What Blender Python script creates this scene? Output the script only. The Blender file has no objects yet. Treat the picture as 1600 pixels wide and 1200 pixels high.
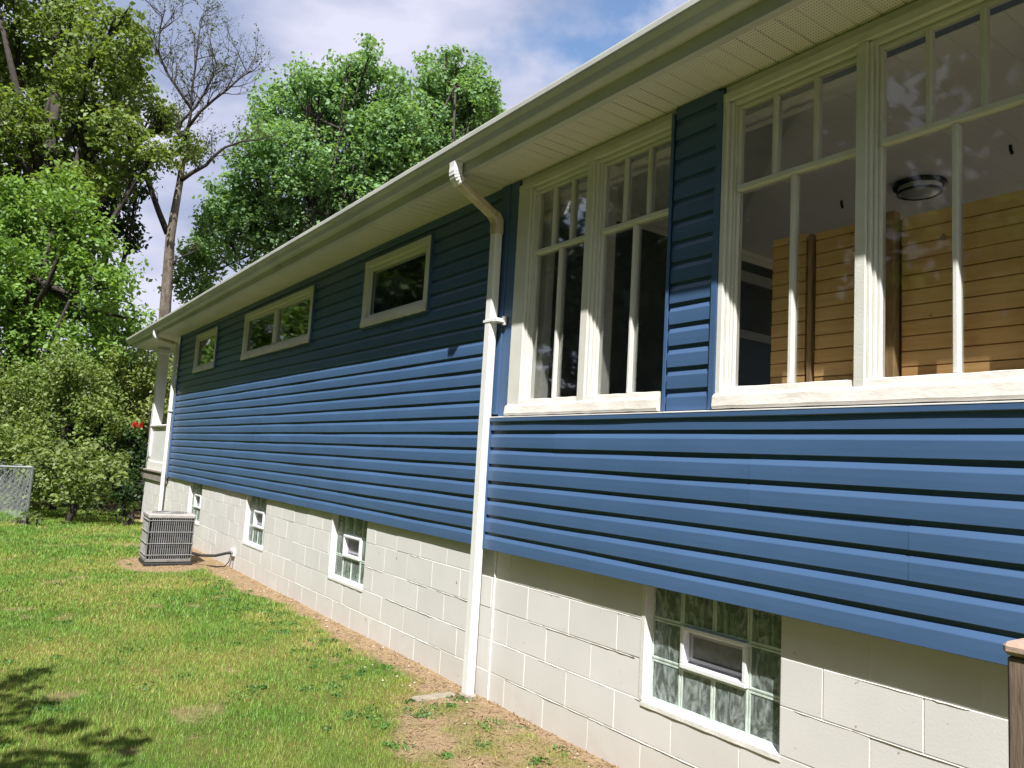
import bpy, math, random
import numpy as np
from mathutils import Vector, Matrix

random.seed(7)
rng = np.random.default_rng(11)
SC = bpy.context.scene
COL = SC.collection
R = math.radians

# ------------------------------------------------------------------ camera
YAW, PITCH, ROLL, FPX = -0.95606, 0.10609, 0.05872, 1184.3
CAM = Vector((3.892, -2.969, 0.761))
fwd = Vector((math.sin(YAW)*math.cos(PITCH), math.cos(YAW)*math.cos(PITCH), math.sin(PITCH)))
rgt0 = Vector((math.cos(YAW), -math.sin(YAW), 0))
up0 = rgt0.cross(fwd)
rgt = rgt0*math.cos(ROLL) + up0*math.sin(ROLL)
upv = up0*math.cos(ROLL) - rgt0*math.sin(ROLL)
cd = bpy.data.cameras.new('camera')
cam = bpy.data.objects.new('camera', cd)
COL.objects.link(cam)
cam.matrix_world = Matrix(((rgt.x, upv.x, -fwd.x, CAM.x), (rgt.y, upv.y, -fwd.y, CAM.y), (rgt.z, upv.z, -fwd.z, CAM.z), (0, 0, 0, 1)))
cd.sensor_fit = 'HORIZONTAL'
cd.sensor_width = 36.0
cd.lens = 36.0*FPX/1600
cd.clip_start = 0.05
cd.clip_end = 3000
SC.camera = cam

def at(x, y, depth):
    """world point seen at photo position (x, y), at the given distance along the view"""
    return CAM + (fwd*FPX + rgt*(x-800) - upv*(y-600))*(depth/FPX)

# ------------------------------------------------------------------ light
SUN = Vector((1.4, -1.0, 2.455)).normalized()
SUN_EL = math.asin(SUN.z)
SUN_AZ = math.atan2(SUN.x, SUN.y)
sd = bpy.data.lights.new('sun', 'SUN')
sd.energy = 5.0
sd.angle = R(0.55)
sd.color = (1.0, 0.975, 0.935)
so = bpy.data.objects.new('sun', sd)
COL.objects.link(so)
so.rotation_euler = (-SUN).to_track_quat('-Z', 'Y').to_euler()

W = bpy.data.worlds.new('World')
SC.world = W
W.use_nodes = True
nt = W.node_tree
nt.nodes.clear()
N = nt.nodes.new
L = nt.links.new
wo = N('ShaderNodeOutputWorld')
sky = N('ShaderNodeTexSky')
sky.sky_type = 'NISHITA'
sky.sun_disc = False
sky.sun_elevation = SUN_EL
sky.sun_rotation = SUN_AZ
sky.dust_density = 0.3
sky.ozone_density = 2.0
bg1 = N('ShaderNodeBackground')
bg1.inputs[1].default_value = 0.115
L(sky.outputs[0], bg1.inputs[0])
tc = N('ShaderNodeTexCoord')
mp = N('ShaderNodeMapping')
mp.inputs['Scale'].default_value = (1, 1, 1.6)
L(tc.outputs['Generated'], mp.inputs[0])
n1 = N('ShaderNodeTexNoise')
n1.inputs['Scale'].default_value = 2.6
n1.inputs['Detail'].default_value = 9
n1.inputs['Roughness'].default_value = 0.55
L(mp.outputs[0], n1.inputs['Vector'])
# the cloud sheet thins out towards the sky over the roof
gap = (rgt*250 - upv*(-580) + fwd*1184.3).normalized()
vd = N('ShaderNodeVectorMath'); vd.operation = 'DOT_PRODUCT'
L(tc.outputs['Generated'], vd.inputs[0])
vd.inputs[1].default_value = gap
mr = N('ShaderNodeMapRange')
mr.inputs['From Min'].default_value = 0.983
mr.inputs['From Max'].default_value = 0.999
mr.inputs['To Min'].default_value = 0.0
mr.inputs['To Max'].default_value = 0.22
L(vd.outputs['Value'], mr.inputs['Value'])
sb = N('ShaderNodeMath'); sb.operation = 'SUBTRACT'
L(n1.outputs['Fac'], sb.inputs[0]); L(mr.outputs[0], sb.inputs[1])
cr = N('ShaderNodeValToRGB')
cr.color_ramp.elements[0].position = 0.27
cr.color_ramp.elements[1].position = 0.37
L(sb.outputs[0], cr.inputs[0])
n2 = N('ShaderNodeTexNoise')
n2.inputs['Scale'].default_value = 3.1
n2.inputs['Detail'].default_value = 6
n2.inputs['Roughness'].default_value = 0.5
mp2 = N('ShaderNodeMapping')
mp2.inputs['Scale'].default_value = (1, 1, 2.6)
mp2.inputs['Location'].default_value = (3.1, 1.7, 0.4)
L(tc.outputs['Generated'], mp2.inputs[0])
L(mp2.outputs[0], n2.inputs['Vector'])
cc = N('ShaderNodeValToRGB')
cc.color_ramp.elements[0].position = 0.40
cc.color_ramp.elements[0].color = (0.165, 0.195, 0.285, 1)
cc.color_ramp.elements[1].position = 0.60
cc.color_ramp.elements[1].color = (0.34, 0.345, 0.42, 1)
L(n2.outputs['Fac'], cc.inputs[0])
bg2 = N('ShaderNodeBackground')
bg2.inputs[1].default_value = 1.22
L(cc.outputs[0], bg2.inputs[0])
mx = N('ShaderNodeMixShader')
L(cr.outputs[0], mx.inputs[0]); L(bg1.outputs[0], mx.inputs[1]); L(bg2.outputs[0], mx.inputs[2])
L(mx.outputs[0], wo.inputs[0])

SC.view_settings.view_transform = 'Standard'
SC.view_settings.look = 'None'
SC.view_settings.exposure = 0.95
SC.view_settings.gamma = 1
SC.view_settings.use_curve_mapping = False

# ------------------------------------------------------------------ helpers
class MB:
    def __init__(s):
        s.v = []; s.f = []; s.m = []; s.mi = 0
    def face(s, pts):
        b = len(s.v); s.v += [tuple(p) for p in pts]
        s.f.append(tuple(range(b, b+len(pts)))); s.m.append(s.mi)
    def box(s, x0, x1, y0, y1, z0, z1):
        b = len(s.v)
        s.v += [(x0,y0,z0),(x1,y0,z0),(x1,y1,z0),(x0,y1,z0),(x0,y0,z1),(x1,y0,z1),(x1,y1,z1),(x0,y1,z1)]
        for q in ((0,3,2,1),(4,5,6,7),(0,1,5,4),(1,2,6,5),(2,3,7,6),(3,0,4,7)):
            s.f.append(tuple(b+i for i in q)); s.m.append(s.mi)
        return s
    def cbox(s, x0, x1, y0, y1, z0, z1, c=0.003):
        """box with chamfered edges all round"""
        b = len(s.v)
        X = (x0, x0+c, x1-c, x1); Y = (y0, y0+c, y1-c, y1); Z = (z0, z0+c, z1-c, z1)
        idx = {}
        for i in range(4):
            for j in range(4):
                for k in range(4):
                    ex = (i in (0,3)) + (j in (0,3)) + (k in (0,3))
                    if ex == 1:
                        idx[(i,j,k)] = len(s.v); s.v.append((X[i],Y[j],Z[k]))
        def F(*ks):
            s.f.append(tuple(idx[k] for k in ks)); s.m.append(s.mi)
        F((0,1,1),(0,1,2),(0,2,2),(0,2,1)); F((3,1,1),(3,2,1),(3,2,2),(3,1,2))
        F((1,0,1),(2,0,1),(2,0,2),(1,0,2)); F((1,3,1),(1,3,2),(2,3,2),(2,3,1))
        F((1,1,0),(1,2,0),(2,2,0),(2,1,0)); F((1,1,3),(2,1,3),(2,2,3),(1,2,3))
        for a, b2 in ((0,1),(3,2)):
            for c2, d in ((0,1),(3,2)):
                F((b2,c2,1),(b2,c2,2),(a,d,2),(a,d,1))
                F((b2,1,c2),(b2,2,c2),(a,2,d),(a,1,d))
                F((1,b2,c2),(2,b2,c2),(2,a,d),(1,a,d))
                for e, g in ((0,1),(3,2)):
                    F((a,d,g),(b2,c2,g),(b2,d,e))
        return s
    def sweep_x(s, prof, xs, wob=None):
        """extrude an open (y,z) profile along x"""
        b = len(s.v); n = len(prof)
        for i, x in enumerate(xs):
            for (y, z) in prof:
                dy, dz = wob(x, z) if wob else (0, 0)
                s.v.append((x, y+dy, z+dz))
        for i in range(len(xs)-1):
            for j in range(n-1):
                a = b+i*n+j
                s.f.append((a, a+1, a+n+1, a+n)); s.m.append(s.mi)
        return s
    def tube(s, pts, rad, n=8, cap=True):
        pts = [Vector(p) for p in pts]
        if not hasattr(rad, '__len__'): rad = [rad]*len(pts)
        b = len(s.v); prev = None
        for i, p in enumerate(pts):
            d = (pts[min(i+1, len(pts)-1)] - pts[max(i-1, 0)])
            d = d.normalized() if d.length > 1e-9 else Vector((0,0,1))
            if prev is None:
                u = d.orthogonal().normalized()
            else:
                u = (prev - d*prev.dot(d)).normalized()
            prev = u; w = d.cross(u)
            for k in range(n):
                a = 2*math.pi*k/n
                s.v.append(tuple(p + (u*math.cos(a)+w*math.sin(a))*rad[i]))
        for i in range(len(pts)-1):
            for k in range(n):
                a = b+i*n+k; c = b+i*n+(k+1) % n
                s.f.append((a, c, c+n, a+n)); s.m.append(s.mi)
        if cap:
            s.f.append(tuple(b+k for k in range(n))[::-1]); s.m.append(s.mi)
            s.f.append(tuple(b+(len(pts)-1)*n+k for k in range(n))); s.m.append(s.mi)
        return s
    def build(s, name, mats, parent=None, smooth=False):
        me = bpy.data.meshes.new(name)
        me.from_pydata(s.v, [], s.f)
        if not isinstance(mats, (list, tuple)): mats = [mats]
        for m in mats: me.materials.append(m)
        if len(mats) > 1: me.polygons.foreach_set('material_index', s.m)
        if smooth: me.polygons.foreach_set('use_smooth', [True]*len(s.f))
        me.update()
        return link(name, me, parent)

def link(name, me, parent=None, loc=None):
    o = bpy.data.objects.new(name, me)
    COL.objects.link(o)
    if parent is not None: o.parent = parent
    if loc is not None: o.location = loc
    return o

def tag(o, label=None, cat=None, group=None, kind=None):
    if label: o['label'] = label
    if cat: o['category'] = cat
    if group: o['group'] = group
    if kind: o['kind'] = kind
    return o

def empty(name, loc=(0,0,0)):
    o = bpy.data.objects.new(name, None); COL.objects.link(o); o.location = loc
    o.empty_display_size = 0.2
    return o

# ------------------------------------------------------------------ materials
def newmat(name):
    m = bpy.data.materials.new(name); m.use_nodes = True
    t = m.node_tree; t.nodes.clear()
    return m, t, t.nodes.new, t.links.new

def pmat(name, col, rough=0.6, col2=None, nscale=8, nfac=1.0, bump=0.0, bscale=60, spec=0.4, dirt=None, stretch=(1,1,1), detail=5, metallic=0.0, bdist=0.004):
    """principled material; colour varied by world-space noise"""
    m, t, n, l = newmat(name)
    out = n('ShaderNodeOutputMaterial'); b = n('ShaderNodeBsdfPrincipled')
    l(b.outputs[0], out.inputs[0])
    b.inputs['Roughness'].default_value = rough
    b.inputs['Specular IOR Level'].default_value = spec
    b.inputs['Metallic'].default_value = metallic
    g = n('ShaderNodeNewGeometry')
    mpn = n('ShaderNodeMapping'); mpn.inputs['Scale'].default_value = stretch
    l(g.outputs['Position'], mpn.inputs[0])
    c_out = None
    if col2 is not None:
        tx = n('ShaderNodeTexNoise'); tx.inputs['Scale'].default_value = nscale; tx.inputs['Detail'].default_value = detail
        tx.inputs['Roughness'].default_value = 0.6
        l(mpn.outputs[0], tx.inputs['Vector'])
        r_ = n('ShaderNodeValToRGB'); r_.color_ramp.elements[0].position = 0.35; r_.color_ramp.elements[1].position = 0.65
        r_.color_ramp.elements[0].color = (*col, 1); r_.color_ramp.elements[1].color = (*[a+(b_-a)*nfac for a, b_ in zip(col, col2)], 1)
        l(tx.outputs['Fac'], r_.inputs[0]); c_out = r_.outputs[0]
    if dirt is not None:
        dcol, dscale, thr = dirt
        td = n('ShaderNodeTexNoise'); td.inputs['Scale'].default_value = dscale; td.inputs['Detail'].default_value = 8
        td.inputs['Roughness'].default_value = 0.7
        l(g.outputs['Position'], td.inputs['Vector'])
        rd = n('ShaderNodeValToRGB'); rd.color_ramp.elements[0].position = thr; rd.color_ramp.elements[1].position = thr+0.08
        l(td.outputs['Fac'], rd.inputs[0])
        mxn = n('ShaderNodeMixRGB'); l(rd.outputs[0], mxn.inputs[0])
        if c_out is not None: l(c_out, mxn.inputs[1])
        else: mxn.inputs[1].default_value = (*col, 1)
        mxn.inputs[2].default_value = (*dcol, 1); c_out = mxn.outputs[0]
    if c_out is not None: l(c_out, b.inputs['Base Color'])
    else: b.inputs['Base Color'].default_value = (*col, 1)
    if bump:
        tb = n('ShaderNodeTexNoise'); tb.inputs['Scale'].default_value = bscale; tb.inputs['Detail'].default_value = 4
        l(mpn.outputs[0], tb.inputs['Vector'])
        bn = n('ShaderNodeBump'); bn.inputs['Strength'].default_value = bump; bn.inputs['Distance'].default_value = bdist
        l(tb.outputs['Fac'], bn.inputs['Height']); l(bn.outputs[0], b.inputs['Normal'])
    return m

M = {}
M['blue'] = pmat('blue_vinyl', (0.054, 0.110, 0.222), 0.40, (0.059, 0.118, 0.235), nscale=3, bump=0.12, bscale=55, spec=0.45, stretch=(1, 1, 5), bdist=0.002)
def add_variety(m, amt):
    t = m.node_tree; n = t.nodes.new; l = t.links.new
    b = [q for q in t.nodes if q.type == 'BSDF_PRINCIPLED'][0]
    src = b.inputs['Base Color'].links[0].from_socket
    oi = n('ShaderNodeObjectInfo'); mr_ = n('ShaderNodeMapRange'); mr_.inputs['To Min'].default_value = 1-amt; mr_.inputs['To Max'].default_value = 1+amt
    l(oi.outputs['Random'], mr_.inputs['Value'])
    g = n('ShaderNodeNewGeometry'); tx = n('ShaderNodeTexNoise'); tx.inputs['Scale'].default_value = 1.1; tx.inputs['Detail'].default_value = 8; l(g.outputs['Position'], tx.inputs['Vector'])
    m2 = n('ShaderNodeMapRange'); m2.inputs['From Min'].default_value = 0.3; m2.inputs['From Max'].default_value = 0.7; m2.inputs['To Min'].default_value = 0.93; m2.inputs['To Max'].default_value = 1.08; l(tx.outputs['Fac'], m2.inputs['Value'])
    mu = n('ShaderNodeMath'); mu.operation = 'MULTIPLY'; l(mr_.outputs[0], mu.inputs[0]); l(m2.outputs[0], mu.inputs[1])
    mx_ = n('ShaderNodeVectorMath'); mx_.operation = 'SCALE'; l(src, mx_.inputs[0]); l(mu.outputs[0], mx_.inputs['Scale'])
    l(mx_.outputs[0], b.inputs['Base Color'])
add_variety(M['blue'], 0.045)
M['white_metal'] = pmat('white_enamel', (0.78, 0.78, 0.77), 0.35, (0.72, 0.715, 0.69), nscale=5, spec=0.5, dirt=((0.42, 0.38, 0.29), 9, 0.64))
M['gutter'] = pmat('gutter_enamel', (0.56, 0.565, 0.52), 0.4, (0.44, 0.45, 0.41), nscale=4, spec=0.5, stretch=(0.4, 1, 1), dirt=((0.36, 0.33, 0.24), 7, 0.62))
M['stained'] = pmat('stained_enamel', (0.60, 0.53, 0.40), 0.45, (0.46, 0.36, 0.22), nscale=14, dirt=((0.25, 0.19, 0.12), 22, 0.62))
M['trim'] = pmat('cream_paint', (0.66, 0.655, 0.61), 0.55, (0.61, 0.60, 0.545), nscale=6, bump=0.35, bscale=120, dirt=((0.40, 0.36, 0.27), 26, 0.68))
M['sill'] = pmat('weathered_sill_paint', (0.70, 0.66, 0.62), 0.65, (0.60, 0.55, 0.50), nscale=9, bump=0.6, bscale=70, stretch=(0.4, 1, 1), dirt=((0.22, 0.18, 0.14), 30, 0.68))
M['mortar'] = pmat('painted_mortar', (0.72, 0.71, 0.675), 0.8, (0.64, 0.625, 0.59), nscale=10, bump=0.5, bscale=90)
M['room'] = pmat('room_paint', (0.84, 0.83, 0.80), 0.7, (0.80, 0.79, 0.75), nscale=2)
M['room_floor'] = pmat('room_floor_boards', (0.62, 0.58, 0.52), 0.6, (0.55, 0.5, 0.44), nscale=4, stretch=(0.3, 4, 1))
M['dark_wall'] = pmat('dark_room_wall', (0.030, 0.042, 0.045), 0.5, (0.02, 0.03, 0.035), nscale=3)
M['dark_blue'] = pmat('dark_blue_panel', (0.02, 0.045, 0.075), 0.5)
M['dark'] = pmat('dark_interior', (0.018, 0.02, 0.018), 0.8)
M['dim_trim'] = pmat('grey_door_trim', (0.26, 0.28, 0.27), 0.6)  # white trim with the dimness of the room put into its colour
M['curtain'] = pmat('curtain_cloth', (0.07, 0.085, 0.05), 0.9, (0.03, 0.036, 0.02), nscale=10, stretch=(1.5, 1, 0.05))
M['bronze'] = pmat('dark_bronze', (0.02, 0.025, 0.022), 0.4, metallic=0.6)
M['lamp_glass'] = pmat('frosted_glass', (0.5, 0.52, 0.5), 0.3)
M['post'] = pmat('weathered_post_wood', (0.20, 0.145, 0.105), 0.8, (0.11, 0.08, 0.06), nscale=14, stretch=(3, 3, 0.35), bump=0.8, bscale=40, detail=8)
M['cap'] = pmat('pale_post_cap', (0.40, 0.30, 0.24), 0.8, (0.30, 0.2, 0.15), nscale=20, bump=0.6, bscale=60)
M['vent'] = pmat('white_vinyl_vent', (0.72, 0.73, 0.75), 0.35)
M['vent_grey'] = pmat('grey_vent_flap', (0.17, 0.165, 0.17), 0.5, (0.12, 0.12, 0.125), nscale=30)
M['glass_side'] = pmat('glass_block_edge', (0.60, 0.70, 0.64), 0.35, (0.38, 0.47, 0.42), nscale=16, bump=0.8, bscale=25)
M['glass_back'] = pmat('glass_block_back', (0.06, 0.085, 0.07), 0.12, (0.24, 0.31, 0.26), nscale=9, bump=1.0, bscale=14, spec=0.8, bdist=0.02, stretch=(1.6, 1, 0.6))
M['ac_wire'] = pmat('ac_grille_wire', (0.34, 0.34, 0.35), 0.5, (0.24, 0.23, 0.22), nscale=8)
M['ac_metal'] = pmat('ac_grey_metal', (0.22, 0.215, 0.21), 0.55, (0.16, 0.155, 0.15), nscale=9, dirt=((0.16, 0.12, 0.09), 12, 0.6))
M['ac_top'] = pmat('ac_top_metal', (0.38, 0.36, 0.34), 0.6, (0.30, 0.28, 0.26), nscale=12)
M['ac_coil'] = pmat('ac_coil_fins', (0.055, 0.06, 0.065), 0.6, (0.03, 0.032, 0.035), nscale=40)
M['vent_sash'] = pmat('grey_lilac_vinyl', (0.36, 0.35, 0.38), 0.5)
M['rubber'] = pmat('black_rubber', (0.02, 0.02, 0.02), 0.7)
M['concrete'] = pmat('old_concrete', (0.30, 0.26, 0.21), 0.9, (0.22, 0.185, 0.14), nscale=20, bump=0.7, bscale=80)
M['porch_deck'] = pmat('porch_rim_board', (0.30, 0.27, 0.24), 0.8, (0.2, 0.175, 0.15), nscale=14, stretch=(0.4, 1, 3))
M['roof'] = pmat('asphalt_shingle', (0.05, 0.048, 0.048), 0.9, (0.09, 0.085, 0.08), nscale=60, bump=0.8, bscale=200)
M['galv'] = pmat('galvanised_wire', (0.36, 0.38, 0.39), 0.45, metallic=0.25)
M['red'] = pmat('red_petals', (0.55, 0.02, 0.015), 0.6, (0.35, 0.01, 0.01), nscale=40)
M['bark_pale'] = pmat('pale_bark', (0.22, 0.185, 0.145), 0.9, (0.10, 0.08, 0.06), nscale=5, stretch=(2, 2, 0.5), bump=1.0, bscale=16, bdist=0.03)
M['bark_dark'] = pmat('dark_bark', (0.030, 0.025, 0.021), 0.9, (0.05, 0.04, 0.034), nscale=9, bump=0.8, bscale=20, bdist=0.02)
M['stone'] = pmat('pale_pebble', (0.45, 0.40, 0.33), 0.9, (0.3, 0.25, 0.2), nscale=30)

def block_mat():
    m, t, n, l = newmat('painted_block')
    out = n('ShaderNodeOutputMaterial'); b = n('ShaderNodeBsdfPrincipled'); l(b.outputs[0], out.inputs[0])
    b.inputs['Roughness'].default_value = 0.75; b.inputs['Specular IOR Level'].default_value = 0.25
    g = n('ShaderNodeNewGeometry')
    tx = n('ShaderNodeTexNoise'); tx.inputs['Scale'].default_value = 2.2; tx.inputs['Detail'].default_value = 7
    l(g.outputs['Position'], tx.inputs['Vector'])
    oi = n('ShaderNodeObjectInfo')
    ad = n('ShaderNodeMath'); ad.operation = 'MULTIPLY_ADD'; ad.inputs[1].default_value = 0.3; l(oi.outputs['Random'], ad.inputs[0]); l(tx.outputs['Fac'], ad.inputs[2])
    r1 = n('ShaderNodeValToRGB'); r1.color_ramp.elements[0].position = 0.40; r1.color_ramp.elements[1].position = 0.92
    r1.color_ramp.elements[0].color = (0.65, 0.64, 0.62, 1); r1.color_ramp.elements[1].color = (0.585, 0.575, 0.555, 1)
    l(ad.outputs[0], r1.inputs[0])
    # splashed soil on the lowest courses
    sx = n('ShaderNodeSeparateXYZ'); l(g.outputs['Position'], sx.inputs[0])
    mrn = n('ShaderNodeMapRange'); mrn.inputs['From Min'].default_value = -0.80; mrn.inputs['From Max'].default_value = -0.45
    mrn.inputs['To Min'].default_value = 0.55; mrn.inputs['To Max'].default_value = 0.0
    l(sx.outputs['Z'], mrn.inputs['Value'])
    ts = n('ShaderNodeTexNoise'); ts.inputs['Scale'].default_value = 6; ts.inputs['Detail'].default_value = 8; l(g.outputs['Position'], ts.inputs['Vector'])
    ml = n('ShaderNodeMath'); ml.operation = 'MULTIPLY'; l(mrn.outputs[0], ml.inputs[0]); l(ts.outputs['Fac'], ml.inputs[1])
    mx1 = n('ShaderNodeMixRGB'); l(ml.outputs[0], mx1.inputs[0]); l(r1.outputs[0], mx1.inputs[1]); mx1.inputs[2].default_value = (0.42, 0.33, 0.25, 1)
    # small scuffs and pits
    td = n('ShaderNodeTexNoise'); td.inputs['Scale'].default_value = 24; td.inputs['Detail'].default_value = 3; l(g.outputs['Position'], td.inputs['Vector'])
    rd = n('ShaderNodeValToRGB'); rd.color_ramp.elements[0].position = 0.70; rd.color_ramp.elements[1].position = 0.74
    l(td.outputs['Fac'], rd.inputs[0])
    mx2 = n('ShaderNodeMixRGB'); l(rd.outputs[0], mx2.inputs[0]); l(mx1.outputs[0], mx2.inputs[1]); mx2.inputs[2].default_value = (0.25, 0.20, 0.16, 1)
    l(mx2.outputs[0], b.inputs['Base Color'])
    tb = n('ShaderNodeTexNoise'); tb.inputs['Scale'].default_value = 85; tb.inputs['Detail'].default_value = 5; tb.inputs['Roughness'].default_value = 0.7
    l(g.outputs['Position'], tb.inputs['Vector'])
    bn = n('ShaderNodeBump'); bn.inputs['Strength'].default_value = 0.3; bn.inputs['Distance'].default_value = 0.0025
    l(tb.outputs['Fac'], bn.inputs['Height']); l(bn.outputs[0], b.inputs['Normal'])
    return m
M['block'] = block_mat()

def pane_mat(name, tint, refl=1.0, bump=0.0):
    m, t, n, l = newmat(name)
    out = n('ShaderNodeOutputMaterial'); mixs = n('ShaderNodeMixShader')
    tr = n('ShaderNodeBsdfTransparent'); tr.inputs[0].default_value = (*tint, 1)
    gl = n('ShaderNodeBsdfGlossy'); gl.inputs['Roughness'].default_value = 0.03
    fr = n('ShaderNodeFresnel'); fr.inputs['IOR'].default_value = 1.5
    mu = n('ShaderNodeMath'); mu.operation = 'MULTIPLY'; mu.inputs[1].default_value = refl
    g = n('ShaderNodeNewGeometry')
    tb = n('ShaderNodeTexNoise'); tb.inputs['Scale'].default_value = 3 if not bump else 13; tb.inputs['Detail'].default_value = 2
    l(g.outputs['Position'], tb.inputs['Vector'])
    bn = n('ShaderNodeBump'); bn.inputs['Strength'].default_value = 0.06 if not bump else bump; bn.inputs['Distance'].default_value = 0.002 if not bump else 0.012
    l(tb.outputs['Fac'], bn.inputs['Height']); l(bn.outputs[0], gl.inputs['Normal']); l(bn.outputs[0], fr.inputs['Normal'])
    l(fr.outputs[0], mu.inputs[0]); l(mu.outputs[0], mixs.inputs[0]); l(tr.outputs[0], mixs.inputs[1]); l(gl.outputs[0], mixs.inputs[2])
    l(mixs.outputs[0], out.inputs[0])
    return m
M['pane'] = pane_mat('window_glass', (0.975, 0.985, 0.98), 0.55)
def block_face_mat():
    m, t, n, l = newmat('wavy_glass_face')
    out = n('ShaderNodeOutputMaterial')
    tr = n('ShaderNodeBsdfTransparent'); tr.inputs[0].default_value = (0.86, 0.94, 0.90, 1)
    df = n('ShaderNodeBsdfDiffuse'); df.inputs[0].default_value = (0.46, 0.53, 0.51, 1)
    g = n('ShaderNodeNewGeometry'); mp_ = n('ShaderNodeMapping'); mp_.inputs['Scale'].default_value = (2.2, 1, 0.8); mp_.inputs['Rotation'].default_value = (0, 0.35, 0)
    l(g.outputs['Position'], mp_.inputs[0])
    tx = n('ShaderNodeTexNoise'); tx.inputs['Scale'].default_value = 8; tx.inputs['Detail'].default_value = 4; tx.inputs['Distortion'].default_value = 2.2; l(mp_.outputs[0], tx.inputs['Vector'])
    r_ = n('ShaderNodeMapRange'); r_.inputs['From Min'].default_value = 0.42; r_.inputs['From Max'].default_value = 0.66; r_.inputs['To Min'].default_value = 0.16; r_.inputs['To Max'].default_value = 0.62
    l(tx.outputs['Fac'], r_.inputs['Value'])
    m1 = n('ShaderNodeMixShader'); l(r_.outputs[0], m1.inputs[0]); l(tr.outputs[0], m1.inputs[1]); l(df.outputs[0], m1.inputs[2])
    gl = n('ShaderNodeBsdfGlossy'); gl.inputs['Roughness'].default_value = 0.06
    bn = n('ShaderNodeBump'); bn.inputs['Strength'].default_value = 0.8; bn.inputs['Distance'].default_value = 0.01; l(tx.outputs['Fac'], bn.inputs['Height']); l(bn.outputs[0], gl.inputs['Normal'])
    fr = n('ShaderNodeFresnel'); fr.inputs['IOR'].default_value = 1.45
    m2 = n('ShaderNodeMixShader'); l(fr.outputs[0], m2.inputs[0]); l(m1.outputs[0], m2.inputs[1]); l(gl.outputs[0], m2.inputs[2]); l(m2.outputs[0], out.inputs[0])
    return m
M['block_face'] = block_face_mat()

def soffit_mat():
    m, t, n, l = newmat('perforated_soffit')
    out = n('ShaderNodeOutputMaterial'); b = n('ShaderNodeBsdfPrincipled'); l(b.outputs[0], out.inputs[0])
    b.inputs['Roughness'].default_value = 0.5
    g = n('ShaderNodeNewGeometry'); sx = n('ShaderNodeSeparateXYZ'); l(g.outputs['Position'], sx.inputs[0])
    def dist(sock, period):
        a = n('ShaderNodeMath'); a.operation = 'MULTIPLY'; a.inputs[1].default_value = 1/period; l(sock, a.inputs[0])
        f = n('ShaderNodeMath'); f.operation = 'FRACT'; l(a.outputs[0], f.inputs[0])
        c = n('ShaderNodeMath'); c.operation = 'SUBTRACT'; c.inputs[1].default_value = 0.5; l(f.outputs[0], c.inputs[0])
        p = n('ShaderNodeMath'); p.operation = 'POWER'; p.inputs[1].default_value = 2
        ab = n('ShaderNodeMath'); ab.operation = 'ABSOLUTE'; l(c.outputs[0], ab.inputs[0]); l(ab.outputs[0], p.inputs[0])
        return p.outputs[0]
    ax = dist(sx.outputs['X'], 0.0125); ay = dist(sx.outputs['Y'], 0.019)
    s_ = n('ShaderNodeMath'); s_.operation = 'ADD'; l(ax, s_.inputs[0]); l(ay, s_.inputs[1])
    lt = n('ShaderNodeMath'); lt.operation = 'LESS_THAN'; lt.inputs[1].default_value = 0.055; l(s_.outputs[0], lt.inputs[0])
    mxn = n('ShaderNodeMixRGB'); l(lt.outputs[0], mxn.inputs[0]); mxn.inputs[1].default_value = (0.70, 0.68, 0.62, 1); mxn.inputs[2].default_value = (0.27, 0.25, 0.21, 1)
    l(mxn.outputs[0], b.inputs['Base Color'])
    return m
M['soffit'] = soffit_mat()

def wood_mat():
    m, t, n, l = newmat('pine_planks')
    out = n('ShaderNodeOutputMaterial'); b = n('ShaderNodeBsdfPrincipled'); l(b.outputs[0], out.inputs[0])
    b.inputs['Roughness'].default_value = 0.6
    g = n('ShaderNodeNewGeometry'); oi = n('ShaderNodeObjectInfo')
    mpn = n('ShaderNodeMapping'); mpn.inputs['Scale'].default_value = (1.2, 3, 22)
    l(g.outputs['Position'], mpn.inputs[0])
    tx = n('ShaderNodeTexNoise'); tx.inputs['Scale'].default_value = 2.5; tx.inputs['Detail'].default_value = 8; tx.inputs['Distortion'].default_value = 0.8
    l(mpn.outputs[0], tx.inputs['Vector'])
    ad = n('ShaderNodeMath'); ad.operation = 'MULTIPLY_ADD'; ad.inputs[1].default_value = 0.22; l(oi.outputs['Random'], ad.inputs[0]); l(tx.outputs['Fac'], ad.inputs[2])
    r_ = n('ShaderNodeValToRGB'); r_.color_ramp.elements[0].position = 0.35; r_.color_ramp.elements[1].position = 0.85
    r_.color_ramp.elements[0].color = (0.88, 0.56, 0.25, 1); r_.color_ramp.elements[1].color = (0.76, 0.42, 0.15, 1)
    l(ad.outputs[0], r_.inputs[0]); l(r_.outputs[0], b.inputs['Base Color'])
    return m
M['pine'] = wood_mat()
M['batten'] = pmat('weathered_batten', (0.36, 0.235, 0.12), 0.8, (0.52, 0.34, 0.17), nscale=16, stretch=(3, 3, 0.6), bump=0.5, bscale=40)

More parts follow.
